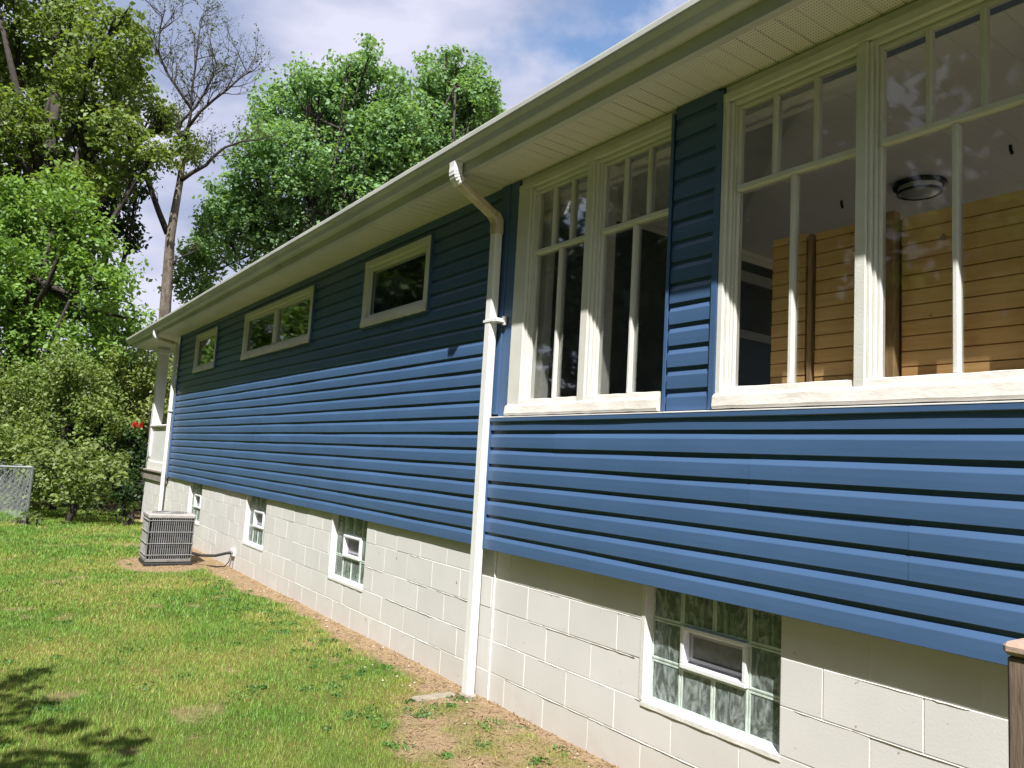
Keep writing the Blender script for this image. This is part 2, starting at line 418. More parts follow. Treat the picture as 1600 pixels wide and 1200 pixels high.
def leaf_mat(name, trans=0.35):
    m, t, n, l = newmat(name)
    out = n('ShaderNodeOutputMaterial')
    at_ = n('ShaderNodeAttribute'); at_.attribute_name = 'col'
    b = n('ShaderNodeBsdfPrincipled'); b.inputs['Roughness'].default_value = 0.5; b.inputs['Specular IOR Level'].default_value = 0.3
    l(at_.outputs['Color'], b.inputs['Base Color'])
    tr = n('ShaderNodeBsdfTranslucent')
    hs = n('ShaderNodeMixRGB'); hs.blend_type = 'MULTIPLY'; hs.inputs[0].default_value = 1; hs.inputs[2].default_value = (1.3, 1.25, 0.5, 1)
    l(at_.outputs['Color'], hs.inputs[1]); l(hs.outputs[0], tr.inputs[0])
    mxs = n('ShaderNodeMixShader'); mxs.inputs[0].default_value = trans
    l(b.outputs[0], mxs.inputs[1]); l(tr.outputs[0], mxs.inputs[2]); l(mxs.outputs[0], out.inputs[0])
    return m
M['leaf'] = leaf_mat('leaves', 0.42)
M['grass'] = leaf_mat('grass_blades', 0.25)

def vcol_mat(name, bump, bscale):
    m, t, n, l = newmat(name)
    out = n('ShaderNodeOutputMaterial'); b = n('ShaderNodeBsdfPrincipled'); l(b.outputs[0], out.inputs[0])
    b.inputs['Roughness'].default_value = 0.95; b.inputs['Specular IOR Level'].default_value = 0.1
    a = n('ShaderNodeAttribute'); a.attribute_name = 'col'
    g = n('ShaderNodeNewGeometry')
    tx = n('ShaderNodeTexNoise'); tx.inputs['Scale'].default_value = 55; tx.inputs['Detail'].default_value = 7; tx.inputs['Roughness'].default_value = 0.75
    l(g.outputs['Position'], tx.inputs['Vector'])
    r_ = n('ShaderNodeValToRGB'); r_.color_ramp.elements[0].position = 0.3; r_.color_ramp.elements[1].position = 0.7
    r_.color_ramp.elements[0].color = (0.5, 0.48, 0.45, 1); r_.color_ramp.elements[1].color = (1.25, 1.25, 1.25, 1)
    l(tx.outputs['Fac'], r_.inputs[0])
    mu = n('ShaderNodeMixRGB'); mu.blend_type = 'MULTIPLY'; mu.inputs[0].default_value = 1
    l(a.outputs['Color'], mu.inputs[1]); l(r_.outputs[0], mu.inputs[2]); l(mu.outputs[0], b.inputs['Base Color'])
    bn = n('ShaderNodeBump'); bn.inputs['Strength'].default_value = bump; bn.inputs['Distance'].default_value = 0.02
    l(tx.outputs['Fac'], bn.inputs['Height']); l(bn.outputs[0], b.inputs['Normal'])
    return m
M['ground'] = vcol_mat('soil_and_turf', 0.9, 60)

# ------------------------------------------------------------------ value noise in numpy (for ground patches)
_tab = rng.random((256, 256))
def vnoise(x, y, scale):
    x = x*scale+1000.0; y = y*scale+1000.0
    xi = np.floor(x).astype(int); yi = np.floor(y).astype(int)
    fx = x-xi; fy = y-yi; fx = fx*fx*(3-2*fx); fy = fy*fy*(3-2*fy)
    g = lambda a, b: _tab[a & 255, b & 255]
    return (g(xi, yi)*(1-fx)+g(xi+1, yi)*fx)*(1-fy)+(g(xi, yi+1)*(1-fx)+g(xi+1, yi+1)*fx)*fy
def fbm(x, y, s, o=4):
    r = 0; a = 0.5; tot = 0
    for i in range(o):
        r = r+a*vnoise(x+i*7.3, y-i*3.1, s*2**i); tot += a; a *= 0.55
    return r/tot

GZ = -0.79
def gheight(x, y):
    d = np.maximum(0, -y-2.0)
    h = GZ + 0.012*(fbm(x, y, 1.5)-0.5)*2
    return h + np.where(x < -9, 0.02*(-9-x), 0)*np.clip((-y)/2, 0, 1)*0.3
def bare(x, y):
    """0 = turf, 1 = bare straw-coloured soil"""
    n = fbm(x, y, 1.3, 5)-0.5; n2 = fbm(x+40, y, 6, 3)-0.5
    wid = np.interp(x, [-14, -9, -7.2, -6.4, -5.3, -4.4, -2.9, -1.6, -0.9, -0.45, 0.0, 0.6, 1.2, 4], [0.1, 0.15, 0.45, 0.5, 0.42, 0.32, 0.26, 0.26, 0.36, 0.62, 0.98, 1.0, 0.9, 0.9])
    d = -y
    s = (wid + n*0.35 + n2*0.25 - d)/0.12
    s = np.where((x > -0.7) & (d > 0.12), np.minimum(s, np.clip(0.80+n*2.2+n2*1.6, 0.2, 1)), s)
    ac = (0.62 - np.hypot((x+6.85)*0.8, y+0.72) + n*0.3)/0.1
    patch = (fbm(x+9, y+3, 1.6, 4)-0.74+n2*0.2)/0.06
    return np.clip(np.maximum(np.maximum(s, ac), np.clip(patch, 0, 0.45)), 0, 1)
def dry(x, y):
    """how yellow the turf is"""
    near = np.interp(-y, [0.3, 1.0, 2.2], [0.35, 0.22, 0.0])*np.interp(x, [-6, -2, 0], [0.5, 1, 1])
    return np.clip((fbm(x-20, y+5, 1.5, 5)-0.5)*2.6+near+0.27, 0, 1)

# ------------------------------------------------------------------ ground
def grid_ground():
    xs = np.concatenate([[-900, -300, -100, -60, -40, -30, -24, -20, -17, -15.5], np.arange(-14.5, -5, 0.12), np.arange(-5, 3.2, 0.05), [3.4, 4, 5, 7, 10, 20, 60, 200, 600]])
    ys = np.concatenate([[-600, -200, -60, -30, -18, -12, -9, -7, -6], np.arange(-5, 0.12, 0.06), [0.5, 2, 5, 9, 14, 20, 40, 100, 300, 900]])
    X, Y = np.meshgrid(xs, ys, indexing='ij')
    Z = gheight(X, Y)
    b = bare(X, Y); dr = dry(X, Y)
    b = np.where(Y > 0.1, 0.6, b)
    Z = Z + 0.006*b*(fbm(X, Y, 9, 3)-0.3)
    turf = np.stack([0.085+0.10*dr, 0.125+0.05*dr, 0.025+0.025*dr], -1)
    f2 = fbm(X+5, Y, 7, 3)
    soil = np.stack([0.30+0.08*f2, 0.215+0.06*f2, 0.130+0.045*f2], -1)
    c = turf*(1-b[..., None])+soil*b[..., None]
    n, mcount = X.shape
    v = np.stack([X, Y, Z], -1).reshape(-1, 3)
    idx = np.arange(n*mcount).reshape(n, mcount)
    q = np.stack([idx[:-1, :-1], idx[1:, :-1], idx[1:, 1:], idx[:-1, 1:]], -1).reshape(-1, 4)
    me = np_mesh('ground', v, q, np.concatenate([c.reshape(-1, 3), np.ones((n*mcount, 1))], 1), M['ground'])
    o = link('ground', me)
    return tag(o, kind='structure')

def np_mesh(name, v, faces, col, mat):
    me = bpy.data.meshes.new(name)
    k = faces.shape[1]
    me.vertices.add(len(v)); me.vertices.foreach_set('co', v.astype(np.float32).ravel())
    me.loops.add(faces.size); me.loops.foreach_set('vertex_index', faces.astype(np.int32).ravel())
    me.polygons.add(len(faces)); me.polygons.foreach_set('loop_start', (np.arange(len(faces))*k).astype(np.int32))
    if col is not None:
        a = me.color_attributes.new('col', 'FLOAT_COLOR', 'POINT')
        a.data.foreach_set('color', col.astype(np.float32).ravel())
    me.materials.append(mat)
    me.update(calc_edges=True)
    return me
grid_ground()

# ------------------------------------------------------------------ house
house = tag(empty('house', (-2.5, 3.0, GZ)), 'single storey house with blue lap siding over a white painted block foundation', 'house')
bpy.context.view_layer.update()
HOFF = Vector((2.5, -3.0, -GZ))
def hpart(mb, name, mats, parent=None, smooth=False):
    """a part of the house, given in world coordinates"""
    o = mb.build(name, mats, parent or house, smooth)
    if parent is None: o.location = HOFF
    return o

def cells(x0, x1, z0, z1, holes):
    """rectangles of a wall left between its openings"""
    xs = sorted({x0, x1, *[h[0] for h in holes], *[h[1] for h in holes]})
    out = []
    for a, b in zip(xs[:-1], xs[1:]):
        if b-a < 1e-6: continue
        cut = sorted([(h[2], h[3]) for h in holes if h[0] <= a+1e-6 and h[1] >= b-1e-6])
        z = z0
        for c0, c1 in cut:
            if c0 > z: out.append((a, b, z, min(c0, z1)))
            z = max(z, c1)
        if z < z1: out.append((a, b, z, z1))
    return out

XL, XR, YB = -10.75, 5.8, 7.4
SOF = 2.74
BW, BH = 0.4064, 0.2032
# ---- foundation: mortar bed sheet and single blocks
fwins = [(1.02, 1.83), (-3.20, -2.42), (-6.02, -5.24), (-9.12, -8.33)]
WZ0, WZ1 = -0.405, 0.23
fnd = hpart((lambda mb: [mb.box(a, b, 0.0022, 0.19, c, d) for a, b, c, d in cells(-12.95, XR, -1.15, 0.41, [(w0, w1, WZ0, WZ1) for w0, w1 in fwins])] and mb)(MB()), 'foundation', M['mortar'])
shared = {}
def block_mesh(w, h):
    key = (round(w, 3), round(h, 3))
    if key not in shared:
        mb = MB(); g = 0.0026
        mb.cbox(g, w-g, 0.0, 0.04, g, h-g, 0.0015)
        me = bpy.data.meshes.new('block'); me.from_pydata(mb.v, [], mb.f); me.materials.append(M['block']); me.update()
        shared[key] = me
    return shared[key]
for r_ in range(-1, 4):
    zt = -r_*BH; zb = zt-BH
    off = 0 if r_ % 2 == 0 else 0.5
    n0 = int(-13.2/BW)-1
    for i in range(n0, int(XR/BW)+2):
        a = (i+off)*BW; b = a+BW
        segs = [(max(a, -12.95), min(b, XR))]
        if zb < WZ1 and zt > WZ0+0.02:
            for w0, w1 in fwins:
                ns = []
                for s0, s1 in segs:
                    if s1 <= w0 or s0 >= w1: ns.append((s0, s1)); continue
                    if s0 < w0: ns.append((s0, w0))
                    if s1 > w1: ns.append((w1, s1))
                segs = ns
        for s0, s1 in segs:
            if s1-s0 < 0.02: continue
            o = link('block', block_mesh(s1-s0, BH), fnd, (s0, random.uniform(-0.0012, 0.0012), zb))
            if s1-s0 > 0.4: o.rotation_euler = (0, 0, random.uniform(-0.002, 0.002))
# lime ridges of over-painted mortar standing proud here and there, and the bead beside the downspout
mb = MB()
pts = [(-0.375+random.uniform(-.002, .002), -0.003, 0.2-i*0.04) for i in range(26)]
mb.tube(pts, [0.006+random.uniform(0, 0.003) for _ in pts], 6)
hpart(mb, 'caulk_bead', M['mortar'], fnd)
for (x0, x1, k, prob) in ((0.0, 0.95, -1, .9), (-0.3, 1.0, -2, .9), (-0.2, 3.0, -3, .9), (1.9, 3.4, 0, .9), (-0.3, 1.0, 0, .9), (1.9, 3.4, -1, .8), (-2.4, -0.6, -1, .5), (-2.4, -0.6, -2, .5), (-3.5, -0.7, -3, .5), (-2.4, -0.6, 0, .6)):
    x = x0
    while x < x1:
        ln = random.uniform(0.12, 0.4)
        if random.random() < prob*0.8:
            nseg = 6; mb = MB()
            mb.tube([(min(x+ln*i/nseg, x1), -0.0005, k*BH-0.0045+random.uniform(-.0012, .0012)) for i in range(nseg+1)], [0.001]+[random.uniform(0.0014, 0.0028) for _ in range(nseg-1)]+[0.001], 5)
            hpart(mb, 'mortar_ridge', M['mortar'], fnd, True)
        x += ln

# ---- glass block windows in the foundation
def glass_block(x, z, w, h, parent):
    mb = MB(); g = 0.0045; y0 = 0.052; d = 0.07; t = 0.008; q = 0.034
    mb.mi = 0
    a0, a1, c0, c1 = x+g, x+w-g, z+g, z+h-g
    def ring(r0, r1):
        (p0, p1, p2, p3, yp), (q0, q1, q2, q3, yq) = r0, r1
        P = [(p0, yp, p2), (p1, yp, p2), (p1, yp, p3), (p0, yp, p3)]; Q = [(q0, yq, q2), (q1, yq, q2), (q1, yq, q3), (q0, yq, q3)]
        for k in range(4): mb.face([P[k], P[(k+1) % 4], Q[(k+1) % 4], Q[k]])
    R0 = (a0, a1, c0, c1, y0+d); R1 = (a0, a1, c0, c1, y0); R2 = (a0+t, a1-t, c0+t, c1-t, y0)
    R3 = (a0+q*0.6, a1-q*0.6, c0+q*0.55, c1-q*0.55, y0+d*0.55); R4 = (a0+q, a1-q, c0+q, c1-q, y0+d-0.008)
    ring(R0, R1); ring(R1, R2); ring(R2, R3); ring(R3, R4)
    mb.mi = 1
    n = 4; b = len(mb.v)
    for i in range(n+1):
        for j in range(n+1):
            mb.v.append((R4[0]+(R4[1]-R4[0])*i/n, R4[4]+0.004*math.sin(i*2.3+j*1.7+x*9), R4[2]+(R4[3]-R4[2])*j/n))
    for i in range(n):
        for j in range(n):
            a = b+i*(n+1)+j; mb.f.append((a, a+n+1, a+n+2, a+1)); mb.m.append(1)
    mb.mi = 2
    n = 5; b = len(mb.v)
    for i in range(n+1):
        for j in range(n+1):
            u, v = i/n, j/n
            bulge = 0.006*math.sin(math.pi*u)*math.sin(math.pi*v)
            mb.v.append((R2[0]+(R2[1]-R2[0])*u, y0+0.003-bulge, R2[2]+(R2[3]-R2[2])*v))
    for i in range(n):
        for j in range(n):
            a = b+i*(n+1)+j
            mb.f.append((a, a+n+1, a+n+2, a+1)); mb.m.append(2)
    return hpart(mb, 'glass_block', [M['glass_side'], M['glass_back'], M['block_face']], parent)
for w0, w1 in fwins:
    mb = MB()
    bw = (w1-w0)/4; bh = (WZ1-WZ0)/3.0-0.006
    # mortar grid: rim and joints
    for i in range(5):
        for za, zb in (((WZ0, WZ0+bh+0.003), (WZ0+2*bh+0.005, WZ1)) if i == 2 else ((WZ0, WZ1),)): mb.box(w0+i*bw-0.004, w0+i*bw+0.004, 0.056, 0.12, za, zb)
    for j in range(4): mb.box(w0+0.0045, w1-0.0045, 0.057, 0.119, WZ0+j*bh, WZ0+j*bh+0.009)
    fw = hpart(mb, 'foundation_window', M['mortar'])
    # reveal: sloped mortar sill and side fillets
    mb = MB(); n = 14
    for i in range(n):
        xa = w0-0.012+(w1-w0+0.024)*i/n; xb = w0-0.012+(w1-w0+0.024)*(i+1)/n
        e = 0.005
        j0 = -0.005-0.0012*math.sin(i*2.1); j1 = -0.005-0.0012*math.sin((i+1)*2.1)
        mb.face([(xa, j0, WZ0-0.028), (xb, j1, WZ0-0.028), (xb, j1, WZ0-0.006), (xa, j0, WZ0-0.006)])
        mb.face([(xa, j0, WZ0-0.006), (xb, j1, WZ0-0.006), (xb, 0.06, WZ0+0.012), (xa, 0.06, WZ0+0.012)])
    hpart(mb, 'sill', M['mortar'], fw)
    mb = MB()
    mb.face([(w0-0.028, -0.003, WZ0), (w0-0.002, -0.005, WZ0), (w0-0.002, -0.005, WZ1), (w0-0.028, -0.003, WZ1)])
    mb.face([(w0-0.002, -0.005, WZ0), (w0+0.004, 0.058, WZ0), (w0+0.004, 0.058, WZ1), (w0-0.002, -0.005, WZ1)])
    hpart(mb, 'jamb', M['mortar'], fw)
    for i in range(4):
        for j in range(3):
            if j == 1 and i in (1, 2): continue
            glass_block(w0+i*bw, WZ0+0.003+j*bh, bw, bh, fw)
    # the vent in the middle
    x0, x1, z0, z1 = w0+bw+0.004, w0+3*bw-0.004, WZ0+bh+0.005, WZ0+2*bh+0.003
    mb = MB(); t = 0.022; yf = 0.034
    mb.cbox(x0, x1, yf, 0.10, z0, z0+t); mb.cbox(x0, x1, yf, 0.10, z1-t, z1)
    mb.cbox(x0, x0+t, yf+0.0006, 0.10, z0+t, z1-t); mb.cbox(x1-t, x1, yf+0.0006, 0.10, z0+t, z1-t)
    vf = hpart(mb, 'vent_frame', M['vent'], fw)
    mb = MB(); t2 = 0.012
    a0, a1, c0, c1 = x0+t+0.014, x1-t-0.008, z0+t+0.018, z1-t-0.012
    mb.box(a0, a1, 0.075, 0.09, c0, c0+t2); mb.box(a0, a1, 0.075, 0.09, c1-t2, c1)
    mb.box(a0, a0+t2, 0.0756, 0.09, c0+t2, c1-t2); mb.box(a1-t2, a1, 0.0756, 0.09, c0+t2, c1-t2)
    mb.box(x0+t, x1-t, 0.092, 0.10, z0+t, z1-t)
    hpart(mb, 'vent_sash', M['vent_sash'], fw)
    mb = MB(); mb.box(a0+t2, a1-t2, 0.082, 0.088, c0+t2, c1-t2)
    hpart(mb, 'vent_screen', M['vent_grey'], fw)

# ---- wall sheathing with openings (hidden under the siding)
small = [(-2.79, -1.52, 1.975, 2.61), (-6.72, -4.15, 1.975, 2.61), (-9.50, -8.17, 1.975, 2.61)]
inner = [(a+0.105, b-0.105, c+0.11, d-0.095) for a, b, c, d in small]
mb = MB()
for a, b, c, d in cells(XL, -0.35, 0.20, SOF, inner): mb.box(a, b, -0.012, 0.12, c, d)
hpart(mb, 'wall', M['blue'])
mb = MB()
mb.box(-0.35, XR, -0.05, 0.12, 0.205, 1.045)
mb.box(1.15, 1.445, -0.02, 0.12, 1.09, SOF); mb.box(5.62, XR, -0.02, 0.12, 1.09, SOF)
mb.box(-0.35, 1.15, 0.055, 0.12, 2.63, SOF); mb.box(1.445, 5.62, 0.055, 0.12, 2.63, SOF)
mb.box(XL, -0.36, 0.121, 0.124, -1.0, 0.19)
hpart(mb, 'wall', M['blue'])
mb = MB()
mb.box(XL, XL+0.12, 0.12, YB, -1.1, SOF); [mb.box(XR-0.12, XR, a, b, c, d) for a, b, c, d in cells(0.12, YB, -1.1, SOF, [(0.35, 2.0, 1.15, 2.6), (2.2, 3.9, 1.15, 2.6)])]; [mb.box(a, b, YB, YB+0.12, c, d) for a, b, c, d in cells(XL, XR, -1.1, SOF, [(-0.5, 2.6, 0.6, 2.5), (2.9, 5.5, 0.6, 2.5)])]  # end and back wall openings are out of view, added to light the room
hpart(mb, 'wall', M['blue'])
mb = MB(); mb.box(XL+.12, XR-.12, 0.12, YB, 0.1, 0.28)
hpart(mb, 'floor', M['room_floor'])
mb = MB(); mb.box(XL+.12, XR-.12, 0.12, YB, 2.64, 2.70)
ceil = hpart(mb, 'ceiling', M['room'])

# ---- siding boards
CE = 0.1128
def siding_prof(z, yf, h=CE):
    return [(yf+0.016, z+0.0005), (yf+0.001, z), (yf, z+0.002), (yf-0.0005, z+0.30*h), (yf, z+0.595*h), (yf+0.001, z+0.625*h), (yf+0.010, z+0.815*h), (yf+0.0165, z+0.835*h), (yf+0.0165, z+h+0.004)]
def wob_fn(seed):
    a = seed*1.7
    def w(x, z):
        return (0.0011*math.sin(x*2.3+a)+0.0008*math.sin(x*5.1+a*2.2+z*9), 0.0010*math.sin(x*1.3+a*0.7))
    return w
def course(x0, x1, z, yf, parent, idx, seams):
    cuts = [x0]+sorted(s_ for s_ in seams if x0+0.25 < s_ < x1-0.25)+[x1]
    for q, (a, b) in enumerate(zip(cuts[:-1], cuts[1:])):
        lap = 0.012 if b < x1 else 0
        n = max(2, int((b-a)/0.22))
        xs = [a+(b+lap-a)*i/n for i in range(n+1)]
        mb = MB()
        y = yf-(0.0016 if q % 2 else 0)
        mb.sweep_x(siding_prof(z, y), xs, wob_fn(idx))
        if lap:      # the cut end of the lapping board shows its edge
            pr = siding_prof(z, y)
            mb.face([(xs[-1], p_[0], p_[1]) for p_ in pr[1:8]]+[(xs[-1], yf+0.0172, pr[7][1]), (xs[-1], yf+0.004, pr[1][1])])
        hpart(mb, 'siding_board', M['blue'], parent)
sidL = hpart(MB().box(XL+0.01, -0.505, -0.0155, -0.0125, 0.195, SOF-0.01), 'siding', M['blue'])
for me_hole in ():
    pass
sidL.data.clear_geometry()
mbs = MB()
for a, b, c, d in cells(XL+0.01, -0.505, 0.20, SOF-0.01, inner): mbs.box(a, b, -0.0130, -0.0122, c, d)
sidL.data.from_pydata(mbs.v, [], mbs.f)
for n_ in range(23):
    z = 0.192+n_*CE
    if z > SOF-0.02: break
    segs = [(XL+0.04, -0.515)]
    if 15.5 < n_ < 20.5:
        xs = [XL+0.04]
        for a, b, c, d in sorted(small): xs += [a-0.004, b+0.004]
        xs.append(-0.515)
        segs = list(zip(xs[::2], xs[1::2]))
    rnd = random.Random(n_*13+5)
    base = rnd.choice([-3.1, -4.4, -5.6, -2.2, -3.9]) if n_ % 2 == 0 else base
    seams = [base, base-3.66, base+3.66, base-7.3]
    for a, b in segs: course(a, b, z, -0.030, sidL, n_, seams)
# corner posts, starter and frieze trims
mb = MB(); mb.cbox(XL-0.03, XL+0.05, -0.048, 0.06, 0.17, SOF-0.004); hpart(mb, 'corner_post', M['blue'], sidL)
mb = MB(); mb.box(XL+0.05, -0.51, -0.036, -0.017, SOF-0.03, SOF-0.004); hpart(mb, 'frieze_trim', M['blue'], sidL)
mb = MB(); mb.cbox(-0.505, -0.40, -0.052, 0.03, 1.10, SOF-0.004); mb.cbox(-0.398, -0.293, -0.044, 0.03, 1.085, SOF-0.004)
hpart(mb, 'corner_post', M['blue'], sidL)
# J channels around the small windows
for a, b, c, d in small:
    mb = MB(); y0, y1, t = -0.050, -0.0157, 0.016
    mb.box(a-t, a, y0, y1, c-t, d+t); mb.box(b, b+t, y0, y1, c-t, d+t); mb.box(a, b, y0, y1, d, d+t); mb.box(a, b, y0, y1, c-t, c)
    hpart(mb, 'window_channel', M['blue'], sidL)
# right, lower siding: proud of the foundation
sidR = hpart(MB().box(-0.42, XR, -0.0575, -0.0515, 0.197, 1.075), 'siding', M['blue'])
CR = 0.1136
for n_ in range(8):
    z = 0.191+n_*CR
    seams = {0: [0.62, 3.4], 1: [0.62, 3.4], 2: [2.42, -1], 3: [2.42, -1], 4: [1.70], 5: [1.70], 6: [0.27, 3.3], 7: [0.27, 3.3]}[n_]
    h = CR
    if n_ == 7:
        mb = MB(); xs = [(-0.43)+i*0.25 for i in range(26)]
        mb.sweep_x([(-0.066, z), (-0.0755, z), (-0.075, z+0.064), (-0.062, z+0.068)], xs, wob_fn(7)); hpart(mb, 'siding_board', M['blue'], sidR)
    else:
        course(-0.43, XR, z, -0.075, sidR, n_+40, seams)
mb = MB(); mb.cbox(-0.455, -0.428, -0.086, -0.02, 0.185, 1.07); hpart(mb, 'corner_post', M['blue'], sidR)
# capping strip under the big windows: blue nose, thin white flashing
mb = MB(); xs = [-0.46+i*0.2 for i in range(32)]
mb.sweep_x([(-0.07, 1.046), (-0.084, 1.045), (-0.087, 1.049), (-0.087, 1.068), (-0.084, 1.072), (-0.05, 1.079)], xs, wob_fn(3))
hpart(mb, 'cap_strip', M['blue'], sidR)
mb = MB(); mb.sweep_x([(-0.0885, 1.0725), (-0.0885, 1.0765), (-0.04, 1.0845)], xs, wob_fn(3)); hpart(mb, 'flashing', M['white_metal'], sidR)
# narrow panel of siding between the two window groups
PX0, PX1 = 1.125, 1.465
sp = hpart(MB().box(PX0+0.01, PX1-0.01, -0.031, -0.0205, 1.09, SOF-0.005), 'siding', M['blue'])
for n_ in range(15):
    z = 1.087+n_*CE
    if z > SOF-0.03: break
    mb = MB(); pr = siding_prof(z, -0.045)
    if z+CE > SOF-0.01: pr = [(y, min(zz, SOF-0.005)) for y, zz in pr]
    mb.sweep_x(pr, [PX0+0.022, (PX0+PX1)/2, PX1-0.03], wob_fn(n_+70)); hpart(mb, 'siding_board', M['blue'], sp)
for xa, xb, xc in ((PX0, PX0+0.005, PX0+0.020), (PX1, PX1-0.005, PX1-0.034)):
    mb = MB(); mb.box(min(xa, xb), max(xa, xb), -0.054, -0.02, 1.084, SOF-0.030); mb.box(min(xa, xc), max(xa, xc), -0.056, -0.0535, 1.084, SOF-0.030)
    hpart(mb, 'side_channel', M['blue'], sp)

# ---- small windows high in the left wall
def pane(x0, x1, y, z0, z1, parent, m='pane'):
    mb = MB(); mb.box(x0, x1, y, y+0.003, z0, z1)
    return hpart(mb, 'pane', M[m], parent)
for q, (a, b, c, d) in enumerate(small):
    mb = MB(); t = 0.062; ys = -0.058
    mb.cbox(a, b, ys, 0.05, d-t, d); mb.cbox(a, a+t, ys+0.001, 0.05, c+0.075, d-t); mb.cbox(b-t, b, ys+0.001, 0.05, c+0.075, d-t)
    w = hpart(mb, 'window', M['trim'])
    mb = MB(); nn = 20
    prof = [(-0.02, c-0.004), (-0.062, c-0.002), (-0.066, c+0.02), (-0.058, c+0.076), (0.01, c+0.082)]
    mb.sweep_x(prof, [a-0.004+(b-a+0.008)*i/nn for i in range(nn+1)], lambda x, z: (0.0015*math.sin(x*31), (0.0025*math.sin(x*47)*math.sin(x*11)) if z < c+0.03 else 0))
    mb.box(a, b, -0.056, 0.05, c, c+0.074)
    hpart(mb, 'sill', M['sill'], w)
    mb = MB(); i0, i1, k0, k1 = a+t, b-t, c+0.083, d-t
    s = 0.038; y0 = -0.030
    mb.cbox(i0, i1, y0, 0.03, k1-s, k1); mb.cbox(i0, i1, y0, 0.03, k0, k0+s*0.7); mb.cbox(i0, i0+s, y0+.001, 0.03, k0+s*.7, k1-s); mb.cbox(i1-s, i1, y0+.001, 0.03, k0+s*.7, k1-s)
    if q == 1:
        xm = (i0+i1)/2; mb.cbox(xm-0.055, xm+0.055, y0-0.012, 0.03, k0+s*.7, k1-s)
    hpart(mb, 'sash', M['trim'], w)
    if q == 1:
        pane(i0+s, xm-0.055, -0.012, k0+s*.7, k1-s, w); pane(xm+0.055, i1-s, -0.012, k0+s*.7, k1-s, w)
    else:
        pane(i0+s, i1-s, -0.012, k0+s*.7, k1-s, w)
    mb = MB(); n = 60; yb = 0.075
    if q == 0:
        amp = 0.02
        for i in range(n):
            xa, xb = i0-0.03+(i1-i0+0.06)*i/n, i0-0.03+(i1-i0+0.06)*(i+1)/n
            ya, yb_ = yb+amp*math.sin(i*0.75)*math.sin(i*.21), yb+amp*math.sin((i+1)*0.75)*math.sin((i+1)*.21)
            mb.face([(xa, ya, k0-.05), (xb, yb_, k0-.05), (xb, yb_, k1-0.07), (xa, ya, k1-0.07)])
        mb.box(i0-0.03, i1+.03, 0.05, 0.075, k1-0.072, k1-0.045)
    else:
        mb.box(i0-.1, i1+.1, 0.30, 0.31, k0-.1, k1+.04)  # flat dark sheet standing in for the unlit room; no curtain at these windows
    hpart(mb, 'curtain', M['curtain'] if q == 0 else M['dark'], w)

